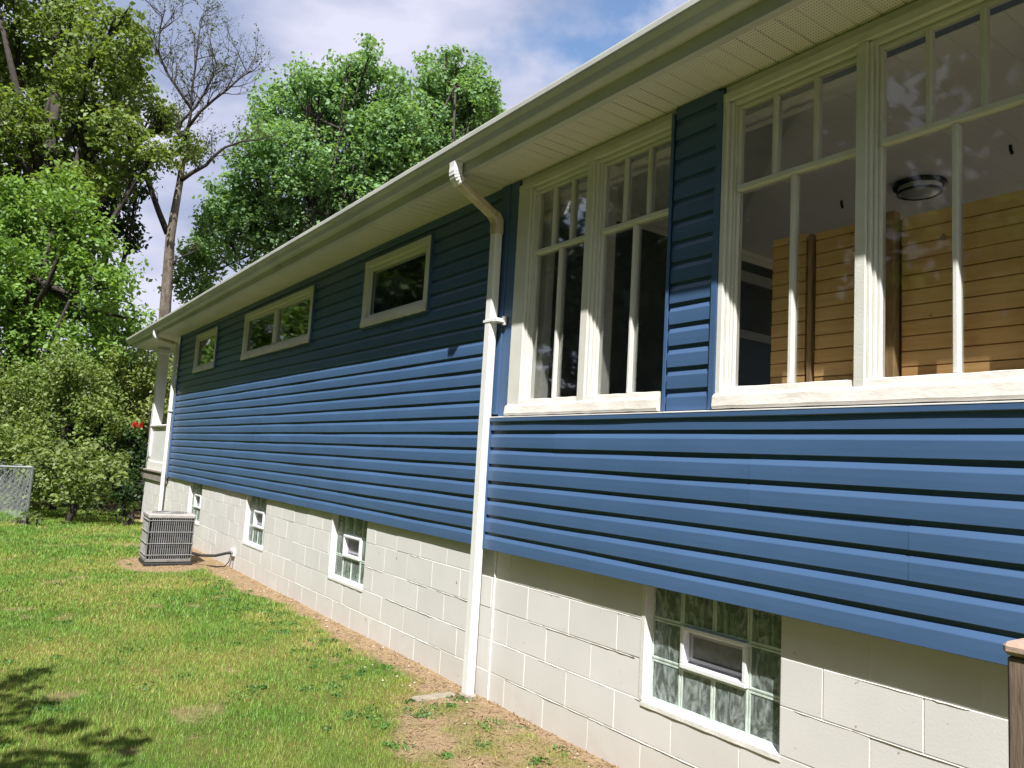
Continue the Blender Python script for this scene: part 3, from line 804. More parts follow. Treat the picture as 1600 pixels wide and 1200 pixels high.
# ---- big window groups on the right
ZS, ZT, ZTR = 1.195, 2.62, 2.185
def one(name, m, parent, *a, c=0.003):
    mb = MB(); mb.cbox(*a, c); return hpart(mb, name, m, parent)
def win_group(xc0, xc1, sashes, mullions, end_sill):
    yc = -0.050
    w = empty('window'); w.parent = house; w.location = HOFF
    for (a, b) in ((xc0, sashes[0][0]-0.03), (sashes[-1][1]+0.03, xc1)):
        if b-a > 0.004: one('casing', M['trim'], w, a, b, yc, 0.05, 1.12, 2.645)
    for (a, b) in ((sashes[0][0]-0.03, sashes[0][0]-0.012), (sashes[-1][1]+0.012, min(sashes[-1][1]+0.03, xc1))):
        if b-a > 0.008: one('stop_moulding', M['trim'], w, a, b, yc+0.018, 0.05, 1.15, 2.64)
    for (a, b) in ((sashes[0][0]-0.012, sashes[0][0]), (sashes[-1][1], sashes[-1][1]+0.012)):
        one('stop_moulding', M['trim'], w, a, b, yc+0.034, 0.05, 1.16, 2.63)
    for a, b in mullions:
        mb = MB(); wd = b-a
        mb.cbox(a, a+wd*0.62, yc, 0.05, 1.14, 2.645)
        mb.cbox(a+wd*0.62, a+wd*0.82, yc+0.012, 0.05, 1.15, 2.64); mb.cbox(a+wd*0.82, b, yc+0.028, 0.05, 1.16, 2.63)
        hpart(mb, 'mullion', M['trim'], w)
    # head: three stepped boards up to the soffit
    mb = MB(); x0, x1 = xc0, xc1
    mb.cbox(x0, x1, -0.030, 0.05, 2.69, SOF-0.004); mb.cbox(x0, x1, -0.052, 0.05, 2.646, 2.689)
    mb.cbox(sashes[0][0]-0.01, sashes[-1][1]+0.01, -0.030, 0.05, 2.622, 2.6455)
    hpart(mb, 'head_board', M['trim'], w)
    # sill: rough weathered board
    mb = MB(); nn = 40
    prof = [(-0.02, 1.086), (-0.066, 1.087), (-0.072, 1.10), (-0.064, 1.148), (-0.052, 1.16), (-0.045, 1.162), (-0.04, 1.19), (-0.015, 1.196), (0.05, 1.197)]
    mb.sweep_x(prof, [x0+(end_sill-x0)*i/nn for i in range(nn+1)], lambda x, z: (0.002*math.sin(x*21+z*40)*math.sin(x*7.7), 0.002*math.sin(x*37)*math.sin(x*9.1)))
    mb.face([(end_sill, y, z) for y, z in prof])
    hpart(mb, 'sill', M['sill'], w)
    for (a, b) in sashes:
        ys = -0.008
        mb = MB(); t = 0.020
        mb.cbox(a, a+t*.7, ys, 0.03, ZS, ZT); mb.cbox(b-t*.7, b, ys, 0.03, ZS, ZT)
        mb.cbox(a+t*.7, b-t*.7, ys+.001, 0.03, ZT-t, ZT)
        hpart(mb, 'sash', M['trim'], w)
        mb = MB(); mb.cbox(a+t*.7, b-t*.7, ys-0.014, 0.028, ZTR-0.014, ZTR+0.014, 0.004); hpart(mb, 'transom_bar', M['trim'], w)
        mb = MB(); xm = (a+b)/2; mb.cbox(xm-0.0115, xm+0.0115, ys-0.008, 0.028, ZS, ZTR-0.014, 0.005); hpart(mb, 'muntin', M['trim'], w)
        x1_, x2_ = a+(b-a)/3, a+(b-a)*2/3
        for xx in (x1_, x2_):
            mb = MB(); mb.cbox(xx-0.011, xx+0.011, ys-0.004, 0.028, ZTR+0.014, ZT-t, 0.004); hpart(mb, 'muntin', M['trim'], w)
        yg = 0.010
        pane(a+t*.7, xm-0.0115, yg, ZS-.002, ZTR-0.014, w); pane(xm+0.0115, b-t*.7, yg, ZS-.002, ZTR-0.014, w)
        pane(a+t*.7, x1_-0.011, yg, ZTR+0.014, ZT-t, w); pane(x1_+0.011, x2_-0.011, yg, ZTR+0.014, ZT-t, w); pane(x2_+0.011, b-t*.7, yg, ZTR+0.014, ZT-t, w)
    return w
wg1 = win_group(-0.29, 1.128, [(-0.125, 0.430), (0.535, 1.115)], [(0.430, 0.535)], 1.105)
wg2 = win_group(1.466, 5.62, [(1.528, 2.178), (2.256, 2.865), (2.975, 3.552), (3.662, 4.24), (4.35, 4.927), (5.037, 5.55)], [(2.178, 2.256), (2.865, 2.975), (3.552, 3.662), (4.24, 4.35), (4.927, 5.037)], 5.62)
# inside edges of the window wall
for xa, xb, yb in ((-0.14, -0.065, 0.12), (0.45, 0.53, 0.12)): one('inner_casing', M['trim'], wg1, xa, xb, 0.052, yb, 1.10, 2.64)
mb = MB(); mb.tube([(-0.028, 0.10, 2.36), (0.0, 0.10, 2.355), (0.018, 0.10, 2.335), (0.014, 0.10, 2.31), (-0.012, 0.10, 2.30), (-0.025, .10, 2.325)], 0.008, 6)
hpart(mb, 'hook', M['bronze'], wg1)

# ---- room behind the windows
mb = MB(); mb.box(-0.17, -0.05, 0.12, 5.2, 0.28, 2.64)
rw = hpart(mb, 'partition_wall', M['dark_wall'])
mb = MB(); mb.box(-0.05, -0.02, 0.12, 5.2, 2.595, 2.64); mb.box(-0.05, -0.035, 0.125, 5.2, 2.55, 2.595); hpart(mb, 'crown_moulding', M['trim'], rw)
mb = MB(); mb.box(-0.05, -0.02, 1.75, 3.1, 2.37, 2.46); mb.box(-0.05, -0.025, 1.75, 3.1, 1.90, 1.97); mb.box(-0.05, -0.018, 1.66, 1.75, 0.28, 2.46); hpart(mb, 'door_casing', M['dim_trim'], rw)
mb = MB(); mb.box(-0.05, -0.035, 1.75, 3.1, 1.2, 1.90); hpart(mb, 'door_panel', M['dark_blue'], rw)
mb = MB(); [mb.box(a, b, 4.2, 4.3, c, d) for a, b, c, d in cells(-0.05, XR-.12, 0.28, 2.64, [(0.5, 2.6, 0.9, 2.45), (2.9, 5.2, 0.9, 2.45)])]; hpart(mb, 'partition_wall', M['room'])  # unseen openings in this partition, added to let more daylight reach the ceiling
# ceiling boards (grooved white boards running away from the windows)
cb_me = {}
x = -0.02
while x < 5.5:
    mb = MB(); mb.box(x+0.0005, x+0.1065, 0.13, 4.15, 2.633, 2.64)
    mb.v = [(vx, vy, vz) for vx, vy, vz in mb.v]
    hpart(mb, 'ceiling_board', M['room'], ceil)
    x += 0.108
for (px, py) in ((2.2, 1.42), (1.14, 1.56)):
    mb = MB(); mb.tube([(px, py, 2.63), (px, py, 2.60), (px+.006, py, 2.592), (px+.008, py, 2.585), (px, py, 2.58)], 0.009, 6); hpart(mb, 'ceiling_hook', M['bronze'], ceil)

# ---- roof, soffit, gutter
EY = -0.40; GX0, GX1 = -13.60, 6.1
mb = MB()
zr = 2.93
for (y0, z0, y1, z1) in ((-0.44, zr, 3.7, zr+1.38), (YB+0.55, zr, 3.7, zr+1.38)):
    mb.face([(GX0, y0, z0), (GX1, y0, z0), (GX1, y1, z1), (GX0, y1, z1)])
    mb.face([(GX0, y0, z0-0.05), (GX1, y0, z0-0.05), (GX1, y1, z1-0.05), (GX0, y1, z1-0.05)])
    mb.face([(GX0, y0, z0-0.05), (GX1, y0, z0-0.05), (GX1, y0, z0), (GX0, y0, z0)])
roof = hpart(mb, 'roof', M['roof'])
mb = MB()
for X_ in (GX0+0.02, GX1-0.02):
    mb.face([(X_, EY, SOF-0.01), (X_, YB+0.5, SOF-0.01), (X_, YB+0.5, zr-0.04), (X_, 3.7, zr+1.33), (X_, EY, zr-0.04)])
hpart(mb, 'gable_end', M['trim'], roof)
mb = MB(); mb.box(GX0, GX1, EY-0.018, EY, SOF-0.015, zr-0.05); mb.box(GX0, GX1, EY-0.0185, EY+0.03, SOF-0.018, SOF-0.0155)
hpart(mb, 'fascia', M['gutter'], roof)
# soffit panels, each with two V grooves
pw = 0.3048
def soffit_mesh():
    mb = MB(); xs = []; 
    pr = []
    for k in range(3):
        o = k*pw/3
        pr += [(o+0.001, 0.006), (o+0.006, 0.0), (o+pw/3-0.006, 0.0), (o+pw/3-0.001, 0.006)]
    b = 0
    for (x, dz) in pr:
        mb.v += [(x, EY+0.002, SOF+dz), (x, -0.012, SOF+dz)]
    for i in range(len(pr)-1):
        a = 2*i; mb.f.append((a, a+1, a+3, a+2)); mb.m.append(0)
    me = bpy.data.meshes.new('soffit_panel'); me.from_pydata(mb.v, [], mb.f); me.materials.append(M['soffit']); me.update()
    return me
sof = hpart(MB().box(GX0+.02, GX1-.02, EY+0.001, YB+0.5, SOF+0.008, SOF+0.02), 'soffit', M['soffit'])
sm = soffit_mesh()
x = GX0+0.03
while x < GX1-pw:
    link('soffit_panel', sm, sof, (x, 0, random.uniform(-0.0006, 0.0006)))
    x += pw
mb = MB(); mb.box(GX0+.03, XL-0.05, -0.0118, 3.0, SOF-0.004, SOF+0.0075); hpart(mb, 'porch_ceiling', M['soffit'], sof)
mb = MB(); mb.box(GX0+.03, -0.5, -0.034, -0.0118, SOF-0.0035, SOF+0.004); hpart(mb, 'soffit_channel', M['trim'], sof)
# gutter: K profile
gp = [(EY-0.019, 2.895), (EY-0.019, 2.792), (EY-0.085, 2.790), (EY-0.093, 2.797), (EY-0.104, 2.835), (EY-0.122, 2.858), (EY-0.128, 2.872), (EY-0.129, 2.898), (EY-0.128, 2.905), (EY-0.116, 2.907), (EY-0.116, 2.900)]
mb = MB(); mb.sweep_x(gp, [GX0+(GX1-GX0)*i/60 for i in range(61)], lambda x, z: (0.0012*math.sin(x*1.9), 0.0018*math.sin(x*0.8)))
mb.face([(GX0, y, z) for y, z in gp[:10]])
gut = hpart(mb, 'gutter', M['gutter'])
mb = MB()
xx = GX0+0.4
while xx < GX1:
    mb.box(xx-0.012, xx+0.012, EY-0.116, EY-0.02, 2.898, 2.903); xx += 0.75
hpart(mb, 'gutter_hanger', M['white_metal'], gut)

def rect_sweep(mb, path, wx, wd):
    """sweep a rectangle (wide in x) along a path in the y-z plane"""
    b = len(mb.v); n = len(path)
    for i, (x, y, z) in enumerate(path):
        p0 = path[max(i-1, 0)]; p1 = path[min(i+1, n-1)]
        ty, tz = p1[1]-p0[1], p1[2]-p0[2]; l_ = math.hypot(ty, tz); ty /= l_; tz /= l_
        ny, nz = -tz, ty
        c = 0.012
        for (u, v) in ((-1, 1), (-1, -1), (1, -1), (1, 1)):
            for (du, dv) in (((c, 0), (0, -c)) if (u, v) == (-1, 1) else ((0, c), (c, 0)) if (u, v) == (-1, -1) else ((-c, 0), (0, c)) if (u, v) == (1, -1) else ((0, -c), (-c, 0))):
                uu = u*wx/2+du; vv = v*wd/2+dv
                s_ = wscale[i] if wscale else 1
                mb.v.append((x+uu*s_, y+ny*vv*s_, z+nz*vv*s_))
    for i in range(n-1):
        for k in range(8):
            a = b+i*8+k; c2 = b+i*8+(k+1) % 8
            mb.f.append((a, c2, c2+8, a+8)); mb.m.append(mb.mi)
    mb.f.append(tuple(b+k for k in range(8))[::-1]); mb.m.append(mb.mi)
    mb.f.append(tuple(b+(n-1)*8+k for k in range(8))); mb.m.append(mb.mi)
wscale = None
def arc(y0, z0, a0, a1, rad, n, x):
    return [(x, y0+rad*math.cos(a0+(a1-a0)*i/n), z0+rad*math.sin(a0+(a1-a0)*i/n)) for i in range(n+1)]
def downspout(x, yg, yw, ztop, zdiag0, zdiag1, zbot, first):
    global wscale
    mb = MB(); wscale = None
    rect_sweep(mb, [(x+0.0012*math.sin(i*.9), yw, zdiag1-0.09+(zbot-zdiag1+0.09)*i/12) for i in range(13)], 0.083, 0.062)
    ds = hpart(mb, 'downspout', M['white_metal'])
    # upper elbow, ribbed
    ang = math.atan2(zdiag1-zdiag0, yw-yg)
    def rib(path):
        global wscale
        wscale = [1.06 if i % 2 == 0 else 1.0 for i in range(len(path))]
    top = [(x, yg, ztop), (x, yg, ztop-0.035)]
    n = 9
    rr = 0.075
    c0 = (yg+rr, zdiag0+0.035)
    a_end = math.pi+ (math.pi/2 + ang)
    p1 = arc(c0[0], c0[1], math.pi, a_end, rr, n, x)
    path = top+p1; rib(path)
    mb = MB(); rect_sweep(mb, path, 0.088, 0.066); hpart(mb, 'elbow', M['white_metal'], ds)
    # lower elbow curve towards the wall pipe
    c1 = (yw-rr, zdiag1-0.03)
    p2 = arc(c1[0], c1[1], a_end-math.pi, 0.0, rr, n, x)
    wscale = None
    mb = MB(); rect_sweep(mb, [p1[-1], p2[0]], 0.080, 0.060); hpart(mb, 'elbow_pipe', M['stained'], ds)
    path = p2+[(x, yw, zdiag1-0.075), (x, yw, zdiag1-0.10)]; rib(path)
    mb = MB(); rect_sweep(mb, path, 0.089, 0.068); hpart(mb, 'elbow', M['stained'] if first else M['white_metal'], ds)
    wscale = None
    return ds
d1 = downspout(-0.472, -0.462, -0.098, 2.795, 2.69, 2.47, -0.775, True)
mb = MB(); mb.cbox(-0.522, -0.40, -0.133, -0.128, 1.735, 1.755, 0.002); mb.cbox(-0.425, -0.36, -0.128, -0.06, 1.732, 1.758, 0.002); mb.box(-0.385, -0.350, -0.066, -0.052, 1.715, 1.775)
hpart(mb, 'strap', M['white_metal'], d1)
mb = MB(); mb.cbox(-0.525, -0.418, -0.142, -0.055, -0.83, -0.757, 0.012); hpart(mb, 'drain_adapter', M['concrete'], d1)
d2 = downspout(-10.86, -0.462, -0.075, 2.795, 2.69, 2.56, -0.5, False)
mb = MB(); mb.box(-10.92, -10.80, -0.112, -0.04, 1.36, 1.385); hpart(mb, 'strap', M['white_metal'], d2)

# ---- porch at the far end
pc = hpart(MB().box(-13.25, -10.79, -0.03, 0.35, 0.07, 0.25), 'porch', M['porch_deck'])
mb = MB(); mb.cbox(-13.30, -10.79, -0.055, 2.6, 0.225, 0.262, 0.006); hpart(mb, 'porch_deck', M['porch_deck'], pc)
mb = MB(); mb.cbox(-13.02, -12.83, 0.0, 0.19, 0.262, SOF-0.004, 0.008); hpart(mb, 'porch_post', M['white_metal'], pc)
mb = MB(); mb.cbox(-13.05, -12.80, -0.03, 0.22, 2.60, 2.68, 0.01); hpart(mb, 'post_capital', M['white_metal'], pc)
mb = MB(); mb.cbox(-12.83, -10.79, 0.03, 0.13, 0.34, 1.10, 0.004); hpart(mb, 'rail_panel', M['white_metal'], pc)
mb = MB(); mb.cbox(-12.99, -10.79, -0.01, 0.17, 1.101, 1.14, 0.008); hpart(mb, 'hand_rail', M['white_metal'], pc)
mb = MB(); mb.cbox(-11.9, -11.75, 0.03, 0.13, 0.262, 0.34, 0.004); hpart(mb, 'rail_foot', M['white_metal'], pc)
mb = MB(); mb.box(-13.0, -10.9, 2.6, 2.72, -1.1, 0.22); hpart(mb, 'porch_wall', M['mortar'], pc)

# ------------------------------------------------------------------ pine plank screen inside the right windows
scr = tag(empty('plank_screen', (2.2, 0.14, 0.30)), 'orange pine plank screen with battens standing just inside the large right-hand windows', 'wooden screen')
SOFF = Vector((-2.2, -0.14, -0.30))
def spart(mb, name, m):
    o = mb.build(name, m, scr); o.location = SOFF; return o
for (x0, x1, zo) in ((1.652, 1.835, 0.0), (1.885, 2.20, -0.012), (2.285, 2.745, 0.006), (2.80, 3.35, -0.01)):
    z = 0.42+zo; k = 0
    while z < 1.925-0.03:
        h = 0.0640
        top = min(z+h-0.003, 1.928+zo)
        mb = MB(); yo = random.uniform(-0.002, 0.003)
        mb.cbox(x0, x1, 0.128+yo, 0.150+yo, z, top-random.uniform(0.0, 0.0022), 0.0018)
        spart(mb, 'plank', M['pine']); z += h; k += 1
mb = MB(); mb.cbox(2.222, 2.268, 0.10, 0.15, 0.32, 1.925); spart(mb, 'batten', M['batten'])
mb = MB(); mb.cbox(1.850, 1.872, 0.118, 0.16, 0.32, 1.915); spart(mb, 'batten', M['batten'])
mb = MB(); mb.cbox(2.755, 2.79, 0.118, 0.16, 0.32, 1.92); spart(mb, 'batten', M['batten'])
mb = MB(); mb.box(1.66, 3.34, 0.165, 0.18, 0.32, 1.9); spart(mb, 'backing_board', M['batten'])
for kx, kz, kr in ((2.445, 1.765, 0.020), (2.06, 1.865, 0.009), (2.07, 1.79, 0.008), (2.40, 1.455, 0.010), (2.52, 1.39, 0.013)):
    mb = MB(); mb.tube([(kx, 0.1262, kz), (kx+kr*.4, 0.1258, kz+kr*.5), (kx+kr, 0.1262, kz)], [kr*.5, kr*.8, kr*.4], 8); mb.v = [(x_, 0.1265+(y_-0.1262)*0.12, z_) for x_, y_, z_ in mb.v]; spart(mb, 'knot', M['batten'])

# ------------------------------------------------------------------ ceiling lamp
lp = tag(empty('ceiling_lamp', (1.62, 1.62, 2.628)), 'round flush ceiling lamp with dark ring and frosted glass bowl, unlit', 'ceiling lamp')
def lathe(prof, n=28):
    mb = MB()
    for (r0, z0) in prof:
        for k in range(n):
            a = 2*math.pi*k/n; mb.v.append((r0*math.cos(a), r0*math.sin(a), z0))
    for i in range(len(prof)-1):
        for k in range(n):
            a = i*n+k; c = i*n+(k+1) % n
            mb.f.append((a, c, c+n, a+n)); mb.m.append(0)
    return mb
lathe([(0.06, 0.0), (0.150, 0.0), (0.152, -0.012), (0.150, -0.022), (0.130, -0.024)]).build('base_ring', M['bronze'], lp, True)
lathe([(0.122, -0.022), (0.120, -0.040), (0.100, -0.062), (0.06, -0.075), (0.001, -0.079)]).build('glass_bowl', M['lamp_glass'], lp, True)
lathe([(0.118, -0.050), (0.128, -0.052), (0.128, -0.062), (0.116, -0.064), (0.118, -0.050)]).build('lower_ring', M['bronze'], lp, True)

# ------------------------------------------------------------------ wooden post at the right edge
po = tag(empty('wooden_post', (3.098, -0.80, GZ)), 'weathered brown wooden post with a pale flat cap at the right edge', 'post')
MB().cbox(-0.047, 0.047, -0.045, 0.045, -0.1, 1.158, 0.006).build('post', M['post'], po)
mb = MB(); mb.cbox(-0.055, 0.060, -0.055, 0.055, 1.160, 1.192, 0.010); mb.build('cap', M['cap'], po)

# ------------------------------------------------------------------ air conditioner
ac = tag(empty('air_conditioner', (-7.02, -0.70, GZ+0.02)), 'square grey outdoor air conditioner with grille guards standing by the foundation', 'air conditioner')
ac.rotation_euler = (0, 0, R(-3))
S = 0.275; HH = 0.60
mb = MB(); mb.cbox(-S+0.01, S+0.025, -S-0.01, S+0.015, -0.05, 0.020, 0.01); mb.build('base_pad', M['rubber'], ac)
mb = MB(); mb.cbox(-S, S, -S, S, 0.026, 0.066, 0.006); mb.build('base_pan', M['ac_metal'], ac)
mb = MB(); mb.cbox(-S+0.02, S-0.02, -S+0.02, S-0.02, 0.067, HH-0.03, 0.03); mb.build('coil', M['ac_coil'], ac)
mb = MB()
for sx in (-1, 1):
    for sy in (-1, 1):
        mb.cbox(sx*S-(0.03 if sx > 0 else 0), sx*S+(0.03 if sx < 0 else 0), sy*S-(0.012 if sy > 0 else 0), sy*S+(0.012 if sy < 0 else 0), 0.067, HH-0.02, 0.003)
mb.build('corner_post', M['ac_metal'], ac)
mb = MB(); mb.cbox(-S-0.012, S+0.012, -S-0.012, S+0.012, HH-0.019, HH+0.035, 0.012); top = mb.build('top_cover', M['ac_top'], ac)
def ringbar(r0, z):
    mb = MB(); mb.tube([(r0*math.cos(i*math.pi/12), r0*math.sin(i*math.pi/12), z) for i in range(25)], 0.004, 5, False); return mb
for k in range(5): ringbar(0.05+0.04*k, HH+0.042).build('fan_guard_ring', M['ac_metal'], ac)
# grille guards: vertical wires and horizontal rails on the faces
for face in range(4):
    mb = MB(); n = 19
    for i in range(n):
        u = -S+0.045+(2*S-0.09)*i/(n-1)
        p = [(u, -S-0.003), (S+0.003, u), (u, S+0.003), (-S-0.003, u)][face]
        mb.tube([(p[0], p[1], 0.07), (p[0], p[1], HH-0.02)], 0.0038, 4)
    for k in range(4):
        z = 0.12+k*0.145
        if face in (0, 2):
            y = (-S-0.010) if face == 0 else (S+0.010); mb.box(-S+.002, S-.002, y-0.004, y+0.004, z-0.004, z+0.004)
        else:
            x = (S+0.010) if face == 1 else (-S-0.010); mb.box(x-0.004, x+0.004, -S+.002, S-.002, z-0.004, z+0.004)
    mb.build('grille_guard', M['ac_wire'], ac)
# refrigerant line to the wall
mb = MB(); mb.tube([(-6.78, -0.45, GZ+0.16), (-6.62, -0.34, GZ+0.14), (-6.50, -0.20, GZ+0.15), (-6.42, -0.08, GZ+0.19), (-6.40, 0.0, GZ+0.20)], 0.018, 8)
pl = mb.build('refrigerant_line', M['rubber'])
tag(pl, 'black insulated pipe running from the air conditioner into the foundation wall', 'pipe')
mb = MB(); mb.tube([(-6.34, 0.0, GZ+0.21), (-6.31, -0.05, GZ+0.20), (-6.28, -0.08, GZ+0.10), (-6.33, -0.12, GZ+0.03), (-6.45, -0.2, GZ+0.015), (-6.6, -0.26, GZ+0.012)], 0.007, 6); tag(mb.build('cable', M['rubber']), 'thin dark cable looping from the wall to the soil beside the air conditioner', 'cable')
mb = MB(); mb.cbox(-6.45, -6.30, -0.03, 0.0, GZ+0.16, GZ+0.25, 0.006); tag(mb.build('wall_cover', M['white_metal']), 'small white cover on the foundation where the pipe enters', 'cover')

# concrete strip by the downspout
mb = MB(); mb.cbox(-0.625, -0.535, -0.44, -0.14, GZ-0.05, GZ+0.009, 0.006); cs = mb.build('concrete_strip', M['concrete']); cs.rotation_euler = (0, 0, 0)
tag(cs, 'narrow strip of old concrete in the soil below the tall white downspout', 'kerb')

# ------------------------------------------------------------------ chain link fence
def chain_fence(name, p0, p1, h, label):
    root = tag(empty(name, (p0[0], p0[1], GZ)), label, 'fence', 'chain link fence sections')
    d = Vector((p1[0]-p0[0], p1[1]-p0[1], 0)); ln = d.length; d.normalize()
    nrm = Vector((-d.y, d.x, 0))
    k = 0
    for s_ in np.arange(0, ln+0.01, min(2.4, ln)):
        q = d*float(s_); MB().tube([q-Vector((0, 0, 0.2)), q+Vector((0, 0, h+0.03))], 0.025, 8).build('fence_post', M['galv'], root)
    MB().tube([Vector((0, 0, h)), d*ln+Vector((0, 0, h))], 0.018, 8).build('top_rail', M['galv'], root)
    mb = MB(); st = 0.10; r_ = 0.0016
    n = int((ln+h)/st)
    for sgn in (1, -1):
        for i in range(-int(h/st), int(ln/st)+int(h/st)+1):
            s0 = i*st
            a = (s0, 0.0); b = (s0+sgn*h*0.9, h)
            # clip to the section
            pts = []
            t0, t1 = 0.0, 1.0
            dx = b[0]-a[0]
            if dx > 0: t0 = max(t0, (0-a[0])/dx); t1 = min(t1, (ln-a[0])/dx)
            else: t0 = max(t0, (ln-a[0])/dx); t1 = min(t1, (0-a[0])/dx)
            if t1 <= t0+0.01: continue
            pa = d*(a[0]+dx*t0)+Vector((0, 0, h*t0)); pb = d*(a[0]+dx*t1)+Vector((0, 0, h*t1))
            mb.tube([pa+nrm*r_*sgn, pb+nrm*r_*sgn], r_, 3, False)
    mb.build('wire_mesh', M['galv'], root)['kind'] = 'stuff'
    return root
FP = (-12.35, -1.98)
chain_fence('chain_link_fence', FP, (-11.5, -6.4), 1.0, 'silver chain link fence section facing the lawn at the left edge')
chain_fence('chain_link_fence', FP, (-15.8, -2.55), 1.0, 'silver chain link fence section running back from the corner post into the bushes')

# ------------------------------------------------------------------ foliage
def leaves(centers, radii, n_per, size, col, jit, flat=0.75, droop=0.0):
    """leaf-sized quads scattered in clumps; centres and radii of the clumps given"""
    C_ = np.repeat(centers, n_per, axis=0); Rr = np.repeat(radii, n_per)
    k = len(C_)
    d = rng.normal(size=(k, 3)); d /= np.linalg.norm(d, axis=1)[:, None]
    rad = Rr*rng.random(k)**0.45
    P = C_+d*rad[:, None]*np.array([1, 1, flat])
    nrm = d*0.5+rng.normal(size=(k, 3))*0.55+np.array([0, 0, 0.55]); nrm /= np.linalg.norm(nrm, axis=1)[:, None]
    t = np.cross(nrm, rng.normal(size=(k, 3))); t /= np.linalg.norm(t, axis=1)[:, None]
    b = np.cross(nrm, t)
    s = size*(0.6+0.8*rng.random(k))
    s = s[:, None]
    fold = nrm*s*0.18
    v0 = P-t*s*0.5; v1 = P+b*s*0.32-fold*0.4+t*s*0.05; v2 = P+t*s*0.5-fold; v3 = P-b*s*0.32-fold*0.4+t*s*0.05
    V = np.stack([v0, v1, v2, v3], 1).reshape(-1, 3)
    F = np.arange(4*k).reshape(-1, 4)
    cl = np.repeat(rng.random(len(centers)), n_per)
    u = np.clip(rng.random(k)*0.55+cl*0.45, 0, 1)[:, None]
    c = np.array(col)[None]*(1-u)+np.array(jit)[None]*u
    c = np.repeat(np.concatenate([c, np.ones((k, 1))], 1), 4, axis=0)
    return V, F, c

def crown_mesh(lobes, dens, n_per, size, col, jit, crad=0.34, flat=0.8):
    cs = []; rs = []
    for (c, r_) in lobes:
        r_ = np.array(r_ if hasattr(r_, '__len__') else (r_, r_, r_*0.9))
        m = max(3, int(dens*(r_[0]*r_[1]*r_[2])**(2/3)))
        d = rng.normal(size=(m, 3)); d /= np.linalg.norm(d, axis=1)[:, None]
        rad = rng.random(m)**0.38
        bump_ = 1+0.22*np.sin(d[:, 0]*5+c[0])*np.sin(d[:, 1]*4+c[1])*np.cos(d[:, 2]*5)
        cs.append(np.array(c)[None]+d*rad[:, None]*bump_[:, None]*r_[None]); rs.append(crad*(0.6+0.8*rng.random(m)))
    return leaves(np.concatenate(cs), np.concatenate(rs), n_per, size, col, jit, flat)

def tree(label, cat, base, lobes, dens, n_per, size, col, jit, trunk=None, group=None, name='tree', bark='bark_dark', crad=0.34, tr=0.18, cen_z=None):
    root = tag(empty(name, base), label, cat, group)
    V, F, c = crown_mesh(lobes, dens, n_per, size, col, jit, crad)
    V = V-np.array(base)[None]
    link('crown', np_mesh('crown', V, F, c, M['leaf']), root)
    B = Vector(base); cz = sum(Vector(l_[0]).z for l_ in lobes)/len(lobes); 
    cx = sum(Vector(l_[0]).x for l_ in lobes)/len(lobes); cy = sum(Vector(l_[0]).y for l_ in lobes)/len(lobes)
    mb = MB()
    top = Vector((B.x*0.5+cx*0.5, B.y*0.5+cy*0.5, cz)); 
    P = [B+(top-B)*t+Vector((0.12*math.sin(t*5+B.x), 0.12*math.sin(t*4), 0)) for t in (0, .12, .3, .5, .75, 1)]
    P[0] = B-Vector((0, 0, 0.2))
    mb.tube([p-B for p in P], [tr*1.4, tr*1.05, tr*0.9, tr*0.7, tr*0.5, tr*0.3], 9)
    mb.build('trunk', M[bark], root, True)
    mb = MB()
    for i, (c_, r_) in enumerate(lobes):
        s0 = P[2+i % 4]; e = Vector(c_); mid = s0.lerp(e, 0.5)+Vector((0, 0, -0.25))
        mb.tube([s0-B, mid-B, e-B], [tr*0.42, tr*0.26, tr*0.08], 6)
        for k in range(3):
            rr_ = r_ if not hasattr(r_, '__len__') else r_[0]
            dd = Vector((random.uniform(-1, 1), random.uniform(-1, 1), random.uniform(-0.2, 1))).normalized()*rr_*0.9
            mb.tube([mid.lerp(e, 0.6)-B, e+dd*0.5-B, e+dd-B], [tr*0.14, tr*0.09, tr*0.03], 4)
    mb.build('limb', M[bark], root, True)
    return root

def px(lst, depth, dj=1.0, zsc=0.9):
    out = []
    for i, (x, y, r_) in enumerate(lst):
        dd = depth+dj*math.sin(i*2.4+0.5)
        c = at(x, y, dd); rr = r_*dd/FPX
        out.append((tuple(c), (rr, rr, rr*zsc)))
    return out

G_MAPLE = ((0.115, 0.225, 0.095), (0.25, 0.41, 0.175))
G_OLIVE = ((0.10, 0.165, 0.038), (0.24, 0.32, 0.085))
G_BRIGHT = ((0.10, 0.205, 0.038), (0.25, 0.39, 0.09))
G_SHRUB = ((0.10, 0.165, 0.04), (0.29, 0.37, 0.125))
G_DARK = ((0.022, 0.042, 0.014), (0.055, 0.09, 0.025))

